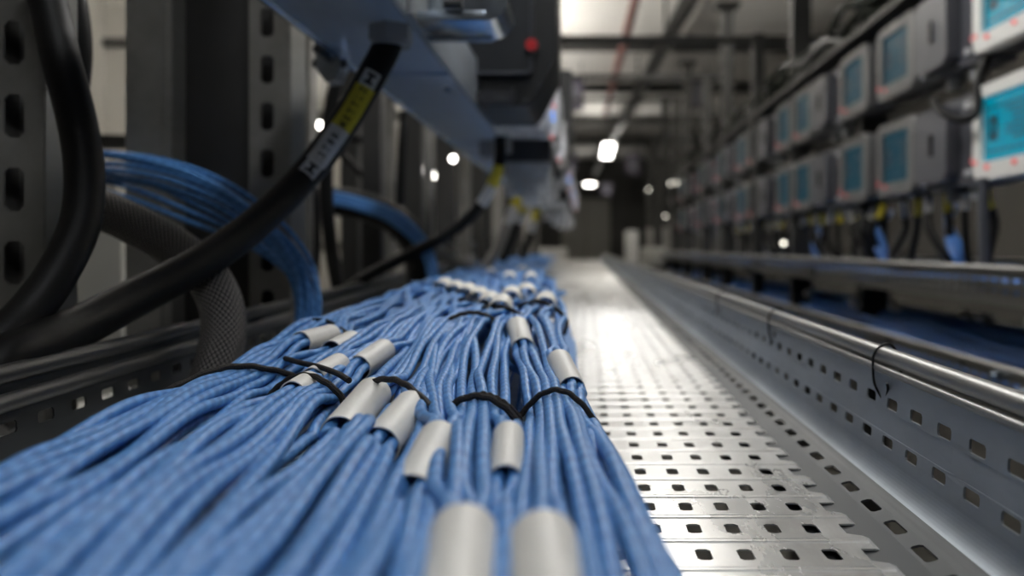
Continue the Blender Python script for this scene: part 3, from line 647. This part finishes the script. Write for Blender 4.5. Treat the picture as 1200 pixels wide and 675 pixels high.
# ------------------------------------------------------------------ posts beside the near tray
def slot_post(name, x0, x1, y, lab, fw, deep=.05, mt='post', web='postdark', slot=(.0105, .022), pitch=.0737, z0=0, z1=4.4, ph=.0, grp=None, leftslots=False):
    q = (x0, y, z0); t = empty(name, q, label=lab, cat='steel post', group=grp)
    m = MB(); xr0 = x1-fw
    n = int((z1-z0)/pitch)
    def strip(xa, xb, slots):
        fn = lambda a, b: (a, y, b)
        ca = (xa+xb)/2-.004; hw_ = slot[0]+.006
        if slots:
            m.quad(fn, xa, ca-hw_, z0, z0+n*pitch); m.quad(fn, ca+hw_, xb, z0, z0+n*pitch)
            for i in range(n): zz = z0+i*pitch; m.holecell(fn, ca-hw_, ca+hw_, zz, zz+pitch, slot[0], slot[1], .0055)
            m.quad(fn, xa, xb, z0+n*pitch, z1)
        else: m.quad(fn, xa, xb, z0, z1)
    strip(xr0, x1, True); strip(x0, x0+fw*.85, leftslots)
    rel(m.build('flange', M[mt], t, solid=.003, smooth_=False), q)
    m = MB()
    m.add([(x1, y, z0), (x1+.006, y+deep, z0), (x1+.006, y+deep, z1), (x1, y, z1)], [(0, 1, 2, 3)])
    xl = x0+fw*.85
    for xa, ya, xb, yb in ((xl, y, xl+.004, y+.010), (xl+.004, y+.010, xl+.012, y+.010), (xl+.012, y+.010, xl+.014, y+deep)):
        m.add([(xa, ya, z0), (xb, yb, z0), (xb, yb, z1), (xa, ya, z1)], [(0, 1, 2, 3)])
    m.add([(xr0, y, z0), (xr0-.002, y+deep, z0), (xr0-.002, y+deep, z1), (xr0, y, z1)], [(0, 1, 2, 3)])
    rel(m.build('return_edge', M[mt], t, solid=.003, smooth_=False), q)
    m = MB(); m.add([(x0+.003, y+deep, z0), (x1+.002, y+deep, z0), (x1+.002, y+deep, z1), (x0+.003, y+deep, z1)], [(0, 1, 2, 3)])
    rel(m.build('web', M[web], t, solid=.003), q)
    return t
slot_post('steel_post', -.724, -.4665, 1.25, 'wide dark steel post with one slotted flange, beside the blue hanging loop', .063, z0=0, ph=0)
slot_post('steel_post', -.80, -.545, .80, 'blurred galvanised slotted post behind the looping black cables', .052, deep=.04, web='post', leftslots=True)
def thin_post(x, y, w, d, z0, z1, lab, grp, mt='farpost', cap=False, slots=True):
    q = (x, y, z0); t = empty('steel_post', q, label=lab, cat='steel post', group=grp)
    m = MB(); fn = lambda a, b, dd: (x+a, y+b, z0+dd)
    m.prism([(-w/2, -d/2), (w/2, -d/2), (w/2, d/2), (w*.36, d/2), (w*.36, -d*.3), (-w*.36, -d*.3), (-w*.36, d/2), (-w/2, d/2)], fn, 0, z1-z0); rel(m.build('channel', M[mt], t, smooth_=False), q)
    if cap: m = MB(); m.box(x-w*1.05, x+w*1.05, y-w, y+w, z1, z1+.02); m.prism([(-w*.9, 0), (w*.9, 0), (w*.4, -.05), (-w*.4, -.05)], lambda a, b, dd: (x+a, y+dd, z1+b), -.01, .01); rel(m.build('head_plate', M[mt], t), q)
    return t
tps = [(355, 1.9, 26, 'post'), (412, 2.6, 20, 'farpost'), (438, 2.2, 22, 'postdark'), (455, 3.0, 14, 'post'), (486, 3.0, 20, 'farpost'), (503, 2.6, 7, 'post'), (522, 3.6, 22, 'postdark'), (545, 4.6, 12, 'post'), (562, 5.4, 16, 'farpost'), (583, 6.4, 12, 'post'), (600, 7.6, 14, 'farpost'), (618, 9.0, 10, 'post'), (628, 10.5, 10, 'farpost')]
nth = ['slender steel post seen just past the slotted flange', 'slender dark post behind the label of the thick cable', 'broad shadowed post beneath the overhead beam', 'pale slim post between shadowed ones under the beam', 'dark post above the second blue loop', 'thin rod-like post by the two small bright lamps', 'broad dark post behind the second labelled cable', 'slim post beyond the second labelled cable', 'blurred post behind the pale grey cable', 'blurred slim post under the far socket boxes', 'blurred post near the aisle under the far sockets', 'very blurred slim post near the aisle', 'farthest blurred post of the shadowed side']
for (px, y, w_, mt), lb_ in zip(tps, nth): thin_post((px-VX)*y/F, y, w_*y/F, .05, 0, 4.45, lb_, 'posts behind the near tray', mt)
# rails tying those posts
m = MB(); m.box(-1.6, -.75, 2.4, 2.45, EYE+.30, EYE+.34); tag(m.build('cross_rail', M['farpost']), 'dark level steel rail between the slender posts', 'rail')
for i, (zz, y, lb_) in enumerate(((-.02, 3.9, 'level steel rail low among the slender posts'), (.62, 3.9, 'level steel rail high among the slender posts'))):
    m = MB(); m.box(-2.2, -.55, y, y+.04, EYE+zz, EYE+zz+.05); tag(m.build('cross_rail', M['post']), lb_, 'rail')

# ------------------------------------------------------------------ the opposite row: trays, posts, monitors
def far_tray(x0, x1, ztop, hgt, lab, y0=.6, y1=12.0):
    q = (x0, y0, EYE+ztop-hgt); t = empty('cable_tray', q, label=lab, cat='cable tray'); m = MB()
    p = .0455*1.0; n = int((y1-y0)/p)
    fn = lambda a, b: (x0, a, EYE+ztop-hgt+b)
    m.quad(fn, y0, y1, 0, hgt*.28); m.quad(fn, y0, y1, hgt*.45, hgt*.60); m.quad(fn, y0, y1, hgt*.77, hgt)
    for i in range(n):
        for b0, b1 in ((.28, .45), (.60, .77)): m.holecell(fn, y0+i*p, y0+i*p+p, hgt*b0, hgt*b1, .0125, hgt*.06, .002)
    rel(m.build('side_wall', M['tray'], t, smooth_=False), q)
    m = MB(); m.box(x0, x1, y0, y1, EYE+ztop-hgt-.002, EYE+ztop-hgt); rel(m.build('base_panel', M['tray'], t), q)
    m = MB(); m.box(x1-.003, x1, y0, y1, EYE+ztop-hgt, EYE+ztop); rel(m.build('side_wall', M['tray'], t), q)
    for xx in (x0, x1):
        m = MB(); m.tube([(xx, y0, EYE+ztop), (xx, 3, EYE+ztop), (xx, y1, EYE+ztop)], .0085, 12); rel(m.build('rolled_rim', M['rim'], t), q)
    return t
far_tray(.90, 1.42, -.047, .078, 'upper cable tray across the aisle, at eye level under the monitors')
far_tray(.90, 1.42, -.262, .10, 'lower cable tray across the aisle, heaped with dark blue cables')
def run_cables(x0, x1, zb, n, lab, grp, amp, mt='deepblue', y1=11.5, r=.0045, hump=.03):
    rr = random.Random(n)
    for k in range(n):
        t = (k+.5)/n; ph = [rr.uniform(0, 6.28) for _ in range(4)]; pts = []; y = .7
        while y < y1:
            x = lerp(x0, x1, t)+.02*math.sin(y*1.7+ph[0])+.008*math.sin(y*5+ph[1])
            z = zb+hump*math.sin(PI*t)+amp*(.5+.5*math.sin(y*2.6+ph[2]*.3))*math.sin(PI*t)+.008*math.sin(y*6+ph[3]); pts.append((x, y, z)); y += .09
        m = MB(); m.tube(pts, r, 8); tag(m.build('network_cable', M[mt]), lab, 'cable', grp)
run_cables(.93, 1.38, EYE-.315, 40, 'dark blue network cable heaped in the lower tray across the aisle', 'blue cables in the lower opposite tray', .03, r=.0075, hump=.045)
run_cables(.93, 1.38, EYE-.093, 18, 'blue network cable lying in the upper tray across the aisle', 'blue cables in the upper opposite tray', .008, r=.007, hump=.022)
rr = random.Random(5)
for i in range(16):                              # pale label sleeves on the far heap
    y = 1.75+i*.24+rr.uniform(-.05, .05); x = 1.0+rr.uniform(0, .22); z = EYE-.206+rr.uniform(-.01, .01)
    m = MB(); m.pipe((x, y, z), (x+.01, y+.075, z), .015, .0125, 14); tag(m.build('label_sleeve', M['sleeve']), 'pale label sleeve among the dark blue cables of the lower opposite tray', 'label sleeve', 'pale sleeves in the lower opposite tray')
# posts of the opposite row
pA = [(3.02, 'nearest thick post of the monitor row'), (3.5, 'second thick post of the monitor row, cut by the picture top')]
for px, y, w_, ztop, cap, lb_ in [(1022, 3.02, 30, 4.45, False, 'dark post behind the white-framed monitors, widest of the monitor row'), (938, 3.9, 22, 4.45, False, 'tall dark post left of the widest one, running up to the ceiling'),
      (888, 4.67, 13, EYE+1.25, False, 'dark post meeting the nearer level crossbar'), (852, 5.7, 13, EYE+1.72, True, 'dark post with a flat head plate, tallest of the capped ones'),
      (828, 6.6, 11, EYE+1.44, False, 'dark post meeting the farther level crossbar'), (806, 7.9, 9, EYE+1.82, True, 'capped post in the middle of the far row'), (793, 9.0, 8, EYE+1.7, False, 'thin uncapped post beyond the middle capped one'),
      (780, 10.1, 8, EYE+1.88, True, 'smaller capped post farther along the far row'), (768, 11.6, 7, EYE+1.6, False, 'tiny blurred post near the end of the far row'), (761, 13.5, 6, EYE+1.75, True, 'smallest capped post at the end of the far row')]:
    thin_post((px-VX)*y/F, y, w_*y/F, .06, 0, ztop, lb_, 'posts of the monitor row', 'farpost', cap)
for y, py, x0p, x1p, lb_ in ((4.67, 46, 640, 1030, 'nearer level steel crossbar spanning the aisle overhead'), (6.6, 90, 640, 852, 'farther level steel crossbar spanning the aisle overhead'), (10.1, 117, 640, 800, 'smallest level crossbar over the aisle')):
    a, b = PY(x0p, py, y), PY(x1p, py, y); m = MB(); m.box(a.x-.8, b.x, y-.02, y+.02, a.z-.018, a.z+.018, bev=.004); m.box(a.x-.8, b.x, y-.03, y+.03, a.z-.022, a.z-.018); tag(m.build('crossbar', M['farpost']), lb_, 'crossbar')
m = MB(); m.box(1.10, 1.15, 1.2, 11, EYE+.60, EYE+.66); tag(m.build('mounting_rail', M['farpost']), 'dark steel rail behind the upper monitor row', 'rail')
m = MB(); m.box(1.10, 1.15, 1.2, 11, EYE+.27, EYE+.33); tag(m.build('mounting_rail', M['farpost']), 'dark steel rail behind the lower monitor row', 'rail')
# monitor
def monitor(y, zc, lit, lab, wd=.30, hh=.235):
    q = (1.0, y, EYE+zc); t = empty('meter_display', q, label=lab, cat='monitor', group='monitors across the aisle')
    fn = lambda a, b, d: (1.0+d, y+a, EYE+zc+b)
    mt = 'frame' if lit else 'framed'
    m = MB(); m.prism(rrect(wd, hh, .03), fn, .0, .09); m.prism(rrect(wd-.03, hh-.03, .02), fn, .09, .11); rel(m.build('housing', M['greybox'], t, angle=30), q)
    m = MB()                                     # bezel ring
    o_ = rrect(wd+.006, hh+.006, .032); i_ = rrect(wd-.085, hh-.075, .006); n = len(o_)
    vs = [fn(a, b, -.012) for a, b in o_]+[fn(a, b, -.018) for a, b in [(x*.97, z*.97) for x, z in o_]]+[fn(a, b+.006, -.018) for a, b in i_]+[fn(a, b+.006, -.006) for a, b in i_]+[fn(a, b, .012) for a, b in o_]
    m.add(vs, [[r*n+k, r*n+(k+1) % n, (r+1)*n+(k+1) % n, (r+1)*n+k] for r in (0, 1, 2) for k in range(n)]+[[4*n+k, 4*n+(k+1) % n, (k+1) % n, k] for k in range(n)])
    rel(m.build('bezel', M[mt], t, angle=35), q)
    m = MB(); m.prism(rrect(wd-.083, hh-.073, .005), lambda a, b, d: fn(a, b+.006, d), -.008, -.004); s_ = m.build('screen', M['scr' if lit else 'scrd'], t); rel(s_, q)
    m = MB(); W, H = wd-.09, hh-.08
    def bar(a0, a1, b0, b1): m.add([fn(a0*W/2, b0*H/2+.006, -.0095), fn(a1*W/2, b0*H/2+.006, -.0095), fn(a1*W/2, b1*H/2+.006, -.0095), fn(a0*W/2, b1*H/2+.006, -.0095)], [(0, 1, 2, 3)])
    bar(-.95, .95, .62, .68); bar(-.95, .95, -.74, -.69); bar(.9, .95, -.7, .9)
    for b_ in (.45, .28, .10, -.08, -.26, -.44): bar(-.85, -.1-.2*math.sin(b_*9), b_, b_+.07)
    bar(.38, .78, -.38, .38); m.build('screen_graphics', M['scrink'], s_, smooth_=False)
    m = MB(); bar2 = bar; m2 = m; m = MB(); bar(.50, .66, -.16, .16); m.build('screen_icon', M['scr' if lit else 'scrd'], s_, smooth_=False)
    for k in range(2):
        m = MB(); a = (.24-.42*k)*wd; m.cyl(fn(a, -hh/2+.030, -.024), fn(a, -hh/2+.030, -.010), .006 if lit else .004, 12); rel(m.build('key', M['redled'] if lit or k == 0 else M['framed'], t), q)
    m = MB(); m.cyl(fn(wd/2-.018, -hh/2+.045, -.021), fn(wd/2-.018, -hh/2+.045, -.012), .0055, 10); rel(m.build('status_light', M['redled'], t), q)
    return t
def sbox(y, zc, lab, wd=.33, hh=.24):
    q = (1.0, y, EYE+zc); t = empty('socket_box', q, label=lab, cat='socket box', group='grey socket boxes across the aisle')
    fn = lambda a, b, d: (1.0+d, y+a, EYE+zc+b)
    m = MB(); m.prism(rrect(wd, hh, .02), fn, .01, .11); rel(m.build('housing', M['greybox'], t, angle=30), q)
    m = MB(); m.prism([(a+wd*.12, b) for a, b in rrect(wd*.62, hh*.86, .03)], fn, -.03, .01); lid = m.build('lid', M['greybox'], t, angle=30); rel(lid, q)
    m = MB(); m.box(.962, .970, y+wd*.06, y+wd*.10, EYE+zc-.03, EYE+zc+.03); m.build('latch', M['boxd'], lid)
    for a, b in ((-.12, .09), (-.12, -.09), (.15, .1), (.15, -.1)):
        m = MB(); m.cyl(fn(a, b, -.004), fn(a, b, .012), .009, 10); rel(m.build('screw', M['clear'], t), q)
    for a, b, mm in ((-.135, .05, 'redled'), (-.135, -.06, 'redled')):
        m = MB(); m.cyl(fn(a, b, .004), fn(a, b, .012), .006, 10); rel(m.build('indicator_light', M[mm], t), q)
    m = MB()
    for a in (-.08, .06): m = MB(); m.cyl(fn(a, -hh/2-.035, .05), fn(a, -hh/2+.005, .05), .022, 12); rel(m.build('gland', M['gland'], t), q)
    return t
seq = [(1.88, 'M', 1), (2.215, 'S', 0), (2.55, 'M', 0), (2.95, 'M', 0), (3.30, 'S', 0), (3.64, 'M', 0), (3.99, 'M', 0), (4.36, 'S', 0), (4.72, 'M', 0), (5.1, 'M', 0), (5.5, 'S', 0), (5.9, 'M', 0), (6.4, 'S', 0), (6.9, 'M', 0), (7.6, 'S', 0), (8.3, 'M', 0)]
ordn = ['first', 'second', 'third', 'fourth', 'fifth', 'sixth', 'seventh', 'eighth', 'ninth', 'tenth']
proto = {}
for row, zc in (('upper', .605), ('lower', .285)):
    cm = cs = 0
    for y, k, lit in seq:
        if k == 'M':
            lb_ = ('white-framed monitor with a glowing cyan screen, in the %s row' % row) if lit else '%s dark-screened monitor of the %s row, counted away from the glowing cyan one' % (ordn[cm-1], row); cm += 1
            key = ('M', lit)
            if y == 2.55: key = ('M', 'lit2')
        else: lb_ = '%s grey socket box of the %s monitor row, counted from the glowing screens' % (ordn[cs], row); cs += 1; key = ('S',)
        if key not in proto:
            proto[key] = (monitor(y, zc, lit, lb_) if k == 'M' else sbox(y, zc, lb_))
        else: copy_tree(proto[key], (1.0, y, EYE+zc), lb_)
# cords under the lower monitor row, dropping into the upper tray
rr = random.Random(11)
cj = 0
for y, k, lit in seq[1:12]:
    for j in range(3):
        cj += 1
        a = y-.12+.12*j+rr.uniform(-.03, .03); z1_ = EYE+.15; ex = rr.uniform(-.12, .12)
        P = spline([(1.05, a, z1_+.03), (1.05, a, z1_-.02), (1.03+rr.uniform(-.02, .05), a+ex*.4, EYE+.06), (1.06, a+ex, EYE-.03), (1.08, a+ex*1.2, EYE-.06)], 20)
        m = MB(); m.tube(P, .011, 8); o = tag(m.build('power_cable', M['black']), 'black power cord dropping from the lower monitor row into the upper opposite tray', 'cable', 'cords under the monitor row')
        m = MB(); m.tube(P[3:8], .0122, 8); m.build('label', M['yellow' if cj % 2 else 'white'], o)
for i, (y, lb_) in enumerate(((2.32, 'blue cable rising in an arch from the upper opposite tray, below the first grey box'), (2.9, 'blue cable arch beneath the dark-screened monitors'), (1.78, 'pale blue cable arch under the glowing monitors'), (3.7, 'small blue cable arch farther along the opposite tray'))):
    for k in range(4 if i != 2 else 3):
        P = spline([(1.06, y-.08+.008*k, EYE-.07), (1.04+.01*k, y-.04, EYE+.0), (1.08, y+.06, EYE+.055+.006*k), (1.15, y+.22, EYE+.075+.01*k), (1.25, y+.36, EYE+.15)], 26)
        m = MB(); m.tube(P, .0085, 8); tag(m.build('network_cable', M['deepblue' if i != 2 else 'blue']), lb_.replace('blue cable', 'blue cable', 1), 'cable', 'blue cable arch %s' % ordn[i])
# wire heap above the upper monitor row
far_t = empty('wire_tray', (1.0, 1.6, EYE+.77), label='open tray on top of the upper monitor row, full of dark wires', cat='cable tray')
m = MB(); m.box(.96, 1.25, 1.6, 9, EYE+.755, EYE+.760); m.box(.958, .962, 1.6, 9, EYE+.755, EYE+.775); rel(m.build('base_panel', M['farpost'], far_t), (1.0, 1.6, EYE+.77))
for k in range(12):
    pts = []; y = 1.7; ph = rr.uniform(0, 6)
    while y < 8.5:
        pts.append((1.0+.012*(k%8)+.03*math.sin(y*4+ph), y, EYE+.785+.008*k+.045*abs(math.sin(y*5+ph))+.02*math.sin(y*11+ph))); y += .08
    m = MB(); m.tube(pts, .011, 8); tag(m.build('wire', M['darkgreen' if k % 2 else 'black']), 'dark wire tangled in the tray above the upper monitor row', 'wire', 'wires above the upper monitor row')
# black cable hooked between two monitors, and an upright cord
m = MB(); m.tube(spline([PY(1160, 60, 2.0), PY(1146, 95, 2.0), PY(1145, 130, 1.98), PY(1128, 140, 2.0), PY(1105, 132, 2.05), PY(1095, 118, 2.1)], 40), .011, 10); tag(m.build('power_cable', M['black']), 'black cord hooked between the two rows beside the glowing monitors', 'cable')
m = MB(); P = (1152-VX)*1.95/F; m.tube([(P, 1.95, EYE+.17), (P, 1.95, EYE+.05), (P+.005, 1.95, EYE-.05)], .013, 12); tag(m.build('conduit', M['greybox']), 'grey upright conduit below the lower glowing monitor', 'conduit')
# metal clips on the lower tray rim
for i, (px, py, y) in enumerate(((1130, 446, 1.72), (1168, 440, 1.62), (1150, 456, 1.66), (1190, 462, 1.58))):
    p = PY(px, py, y); p.x = .893; p.y = .893*F/(px-VX); p.z = EYE-(py-VY)*p.y/F; m = MB(); m.cyl(p+Vector((-.008, 0, 0)), p+Vector((.006, 0, 0)), .010, 6); m.cyl(p+Vector((-.014, 0, 0)), p+Vector((-.006, 0, 0)), .0055, 12)
    tag(m.build('bolt', M['copper' if i == 0 else 'alu']), 'shiny bolt on the outer wall of the lower opposite tray, with its like', 'bolt', 'bolts on the lower opposite tray')

# ------------------------------------------------------------------ the hall
def st(name, mb, mt, **k): o = mb.build(name, M[mt], smooth_=False); o['kind'] = 'structure'; return o
HC = EYE+2.9
m = MB(); m.box(-6, 6, -3, 26, -.05, 0); st('floor', m, 'floor')
m = MB(); m.box(-6, 6, -3, 26, HC, HC+.05); st('ceiling', m, 'ceil')
m = MB(); m.box(-4.05, -4, -3, 26, 0, HC); st('wall_left', m, 'wpaint')
m = MB(); m.box(4, 4.05, -3, 26, 0, HC); st('wall_right', m, 'wdark')
m = MB(); m.box(-6, 6, 26, 26.05, 0, HC); st('wall_back', m, 'wdark')
m = MB(); m.box(-6, 6, -3.05, -3, 0, HC); st('wall_front', m, 'wdark')
m = MB(); m.box(-.85, .75, 25.93, 26, 0, EYE+1.6); d = st('door_1', m, 'door')
m = MB(); m.box(-.05, -.03, 25.92, 25.935, 0, EYE+1.58); m.box(-.9, -.85, 25.9, 26, 0, EYE+1.65); m.box(.75, .8, 25.9, 26, 0, EYE+1.65); m.box(-.9, .8, 25.9, 26, EYE+1.6, EYE+1.65); o = m.build('door_frame', M['farpost'], d)
for i, y in enumerate((8.5, 11, 14, 17.5, 21)):
    m = MB(); m.box(-4, 4, y, y+.16, HC-.16, HC); st('trim_%d' % (i+1), m, 'farpost')
m = MB(); m.box(-4, -3.2, 6.6, 6.65, 0, HC); st('wall_partition', m, 'wpaint')
m = MB(); m.box(-4, -3.2, 6.57, 6.6, EYE+1.67, EYE+1.73); st('trim_7', m, 'farpost')
# partition wall seen past the posts, with the pale cabinet before it
cb = empty('cabinet', (-1.32, 2.25, 0), label='cream metal cabinet with a ribbed vent top behind the looping black cables', cat='cabinet'); q = (-1.32, 2.25, 0)
m = MB(); m.box(-1.62, -1.285, 2.2, 2.6, 0, EYE+.155, bev=.005); rel(m.build('body', M['cab'], cb), q)
m = MB()
for k in range(12): m.box(-1.60+.026*k, -1.585+.026*k, 2.19, 2.25, EYE+.158, EYE+.205)
m.box(-1.62, -1.285, 2.2, 2.24, EYE+.2, EYE+.215); rel(m.build('vent', M['cab'], cb), q)
# overhead trunking with lamps, red pipe
def along(px0, py0, y0, y1, hz, vp=650):         # a level line through the given image point heading for (vp, VY)
    k = (vp-VX)/F; x0 = (px0-VX)*y0/F; return lambda y: Vector((x0+k*(y-y0), y, EYE+hz))
yT = 7.35; ln_ = along(809, 0, yT, 24, 2.3)
tk = empty('lighting_trunking', ln_(4), label='long grey lighting trunking running overhead down the aisle', cat='trunking')
m = MB(); m.tube([ln_(.5), ln_(12), ln_(25.8)], .09, 4, cap=True); rel(m.build('housing', M['tray'], tk), ln_(4))
m = MB()
for y in range(3, 25, 3): p = ln_(y); m.box(p.x-.012, p.x+.012, p.y-.012, p.y+.012, p.z+.05, HC)
rel(m.build('hanger', M['farpost'], tk), ln_(4))
def strip_lamp(c, ln, wd, mt, lab, grp=None, hang=True, axis='y', up=False):
    t = empty('strip_light', c, label=lab, cat='lamp', group=grp)
    dx, dy = (wd/2, ln/2) if axis == 'y' else (ln/2, wd/2)
    m = MB()
    if up:                                       # unseen uplighter added for the ceiling; opaque trough keeps light off the screens
        m.box(-dx*1.3, dx*1.3, -dy*1.04, dy*1.04, -.04, -.03); m.box(-dx*1.3, -dx*1.25, -dy*1.04, dy*1.04, -.04, .05); m.box(dx*1.25, dx*1.3, -dy*1.04, dy*1.04, -.04, .05)
        m.box(-dx*1.3, dx*1.3, -dy*1.05, -dy*1.03, -.04, .05); m.box(-dx*1.3, dx*1.3, dy*1.03, dy*1.05, -.04, .05)
    else: m.box(-dx*.3, dx*.3, -dy*1.02, dy*1.02, .03, .06, bev=.006)
    m.build('housing', M['tray'], t)
    m = MB(); m.box(-dx, dx, -dy, dy, -.022, .012, bev=.008); m.build('diffuser', M[mt], t)
    if hang: m = MB(); [m.box(-.006, .006, yy-.006, yy+.006, .06, HC-c[2]) for yy in (-dy*.7, dy*.7)]; m.build('hanger', M['farpost'], t)
    return t
p = PY(712, 177, 17); strip_lamp(p, 2.2, .22, 'lampfar', 'elongated bright white lamp over the far aisle, nearer of the two in line')
p = PY(691, 216, 24); strip_lamp(p, .5, .30, 'lampfar', 'round bright lamp spot low over the far aisle, below the elongated one')
# bright little lamps seen past the posts
for px, py, y, s_, lb_ in ((376, 141, 5.2, .05, 'brightest small lamp beyond the posts, beside the label of the thick cable'), (418, 161, 5.6, .03, 'small lamp just below the label of the thick cable'), (497, 200, 6.2, .035, 'one of two small lamps above the second blue loop, the one nearer the post'), (512, 206, 6.4, .03, 'one of two small lamps above the second blue loop, the lower one'), (531, 186, 3.3, .012, 'faint small lamp glint right under the beam')):
    q = PY(px, py, y); t = empty('wall_lamp', q, label=lb_, cat='lamp')
    bm = bmesh.new(); bmesh.ops.create_uvsphere(bm, u_segments=16, v_segments=10, radius=s_); me = bpy.data.meshes.new('bulb'); bm.to_mesh(me); bm.free(); me.materials.append(M['lampfar'])
    o = bpy.data.objects.new('bulb', me); C.objects.link(o); o.parent = t
    m = MB(); m.cyl((0, s_*.8, 0), (0, s_*2.2, 0), s_*.6, 12); m.cyl((0, s_*1.4, 0), (0, s_*1.4, HC-q.z), .006, 6); m.build('lamp_holder', M['farpost'], t)
# little glints across the aisle: status beacons
for i, (px, py, y) in enumerate(((818, 191, 7.5), (826, 187, 7.4), (854, 175, 6.4), (861, 174, 6.4), (786, 215, 8.6), (793, 214, 8.6), (800, 214, 8.6), (817, 228, 7.6), (826, 225, 7.5), (922, 176, 4.6), (760, 222, 9.6), (780, 253, 9), (919, 285, 4.6))):
    q = PY(px, py, y); m = MB(); m.cyl(q, q+Vector((0, .04, 0)), .008, 10); o = m.build('indicator_lamp', mt_ := bpy.data.materials.get('beacon') or mat('beacon', (1, 1, .9), .4, emit=(1, .95, .82), es=7))
    tag(o, 'tiny warm white indicator lamp glinting among the far socket boxes of the monitor row', 'lamp', 'tiny lamps along the monitor row')
rp = along(745, 0, 8.0, 24, 2.5, 668); m = MB(); m.tube([rp(2), rp(10), rp(15)], .05, 12); tag(m.build('pipe', M['redpipe']), 'faded red pipe running along the ceiling above the aisle', 'pipe')
for px, py, y, w_, hh, lb_ in ((670, 111, 12.5, .36, .50, 'larger purple-grey hanging sign just past the switch box'), (818, 109, 12.5, .33, .50, 'larger purple-grey hanging sign in front of the far row posts'), (742, 193, 16, .32, .42, 'smaller hanging sign beside the elongated lamp'), (667, 190, 16, .28, .36, 'small hanging sign near the switch box edge, below the larger one'), (711, 222, 19, .26, .30, 'tiny hanging sign beside the round lamp spot'), (661, 224, 19, .26, .28, 'tiny hanging sign by the far sockets, level with the round lamp spot')):
    q = PY(px, py, y); t = empty('hanging_sign', q, label=lb_, cat='sign')
    m = MB(); m.box(-w_/2, w_/2, 0, .02, -hh/2, hh/2, bev=.004); m.build('board', M['sign'], t)
    m = MB(); m.box(-w_*.28, w_*.28, -.004, 0, -hh*.3, hh*.3); m.build('print', M['signw'], t)
    m = MB(); [m.box(s_*w_*.4-.008, s_*w_*.4+.008, .004, .016, hh/2, HC-q.z) for s_ in (-1, 1)]; m.build('hanger', M['farpost'], t)
# things at the tray's end
def crate(px0, px1, py0, py1, y, mt, name, lb_, cat):
    a, b = PY(px0, py1, y), PY(px1, py0, y); t = empty(name, (a.x, y, 0), label=lb_, cat=cat)
    m = MB(); m.box(0, b.x-a.x, 0, .3, a.z, b.z, bev=.02); m.build('body', M[mt], t)
    m = MB(); m.box(.03, b.x-a.x-.03, .05, .25, 0, a.z+.01); m.build('base', M['farpost'], t)
crate(632, 664, 291, 306, 12.4, 'whitebox', 'enclosure', 'low white enclosure at the end of the perforated floor', 'enclosure')
crate(734, 748, 270, 312, 9.2, 'whitebox', 'enclosure', 'upright white enclosure beyond the end of the bare rim', 'enclosure')
crate(752, 780, 290, 312, 9.6, 'cab', 'enclosure', 'pale squat enclosure behind the rim, beside the upright white one', 'enclosure')
for i, (px, y) in enumerate(((745, 10.5), (722, 12), (764, 9.9), (800, 8.6), (820, 8), (840, 7.4))):
    thin_post((px-VX)*y/F+.18, y, .10, .1, 0, EYE+.25, 'short pale upright at the far end of the monitor row', 'short uprights at the far end', 'post')

# ------------------------------------------------------------------ lamps out of view, with unseen fill and uplighters added
strip_lamp(Vector((.10, 1.9, EYE+1.2)), 1.5, .14, 'lampnear', 'strip light above the tray just past the black ties, out of the picture overhead')
strip_lamp(Vector((.55, 5.2, EYE+1.95)), 1.6, .22, 'lamp', 'strip light high over the middle of the aisle, out of the picture overhead')
strip_lamp(Vector((.5, -.9, EYE+1.9)), 1.4, .22, 'lampback', 'unseen fill light behind the camera above the aisle')  # unseen fill that lifts the near cables
strip_lamp(Vector((-2.6, 4.5, EYE+2.2)), 1.6, .22, 'lamp', 'strip light beyond the post row on the shadowed side')
strip_lamp(Vector((-1.75, 10.0, EYE+1.7)), 2.0, .25, 'lampfill', 'unseen uplighter added to brighten the ceiling, nearer of two behind the switch boxes', up=True)
strip_lamp(Vector((-2.2, 14.5, EYE+1.9)), 2.0, .25, 'lampfill', 'unseen uplighter added to brighten the ceiling, farther of two behind the switch boxes', up=True)
strip_lamp(Vector((-1.3, 6.3, EYE+1.6)), 2.0, .25, 'lampfill', 'unseen uplighter added to brighten the ceiling, over the slender posts', up=True)
strip_lamp(Vector((3.5, 5.2, EYE+1.8)), 1.8, .22, 'lampfill', 'unseen uplighter added to brighten the ceiling, behind the monitor row', up=True)
wd = bpy.data.worlds.new('hall_ambient'); bpy.context.scene.world = wd; wd.use_nodes = True
wd.node_tree.nodes['Background'].inputs[0].default_value = (.5, .55, .6, 1); wd.node_tree.nodes['Background'].inputs[1].default_value = .1

cam = bpy.data.cameras.new('camera'); co = bpy.data.objects.new('camera', cam); C.objects.link(co); bpy.context.scene.camera = co
co.location = (0, 0, EYE); co.rotation_euler = (PI/2, 0, 0)
cam.sensor_width = 36; cam.lens = 36*F/1200; cam.shift_x = (600-VX)/1200; cam.shift_y = -(337.5-VY)/1200
cam.clip_start = .01; cam.dof.use_dof = True; cam.dof.focus_distance = .55; cam.dof.aperture_fstop = 3.7
sc = bpy.context.scene
sc.view_settings.view_transform = 'Standard'; sc.view_settings.look = 'None'; sc.view_settings.gamma = 1; sc.view_settings.use_curve_mapping = False
sc.view_settings.exposure = 0.1
sc.cycles.use_denoising = True; sc.cycles.max_bounces = 6; sc.cycles.sample_clamp_indirect = 6
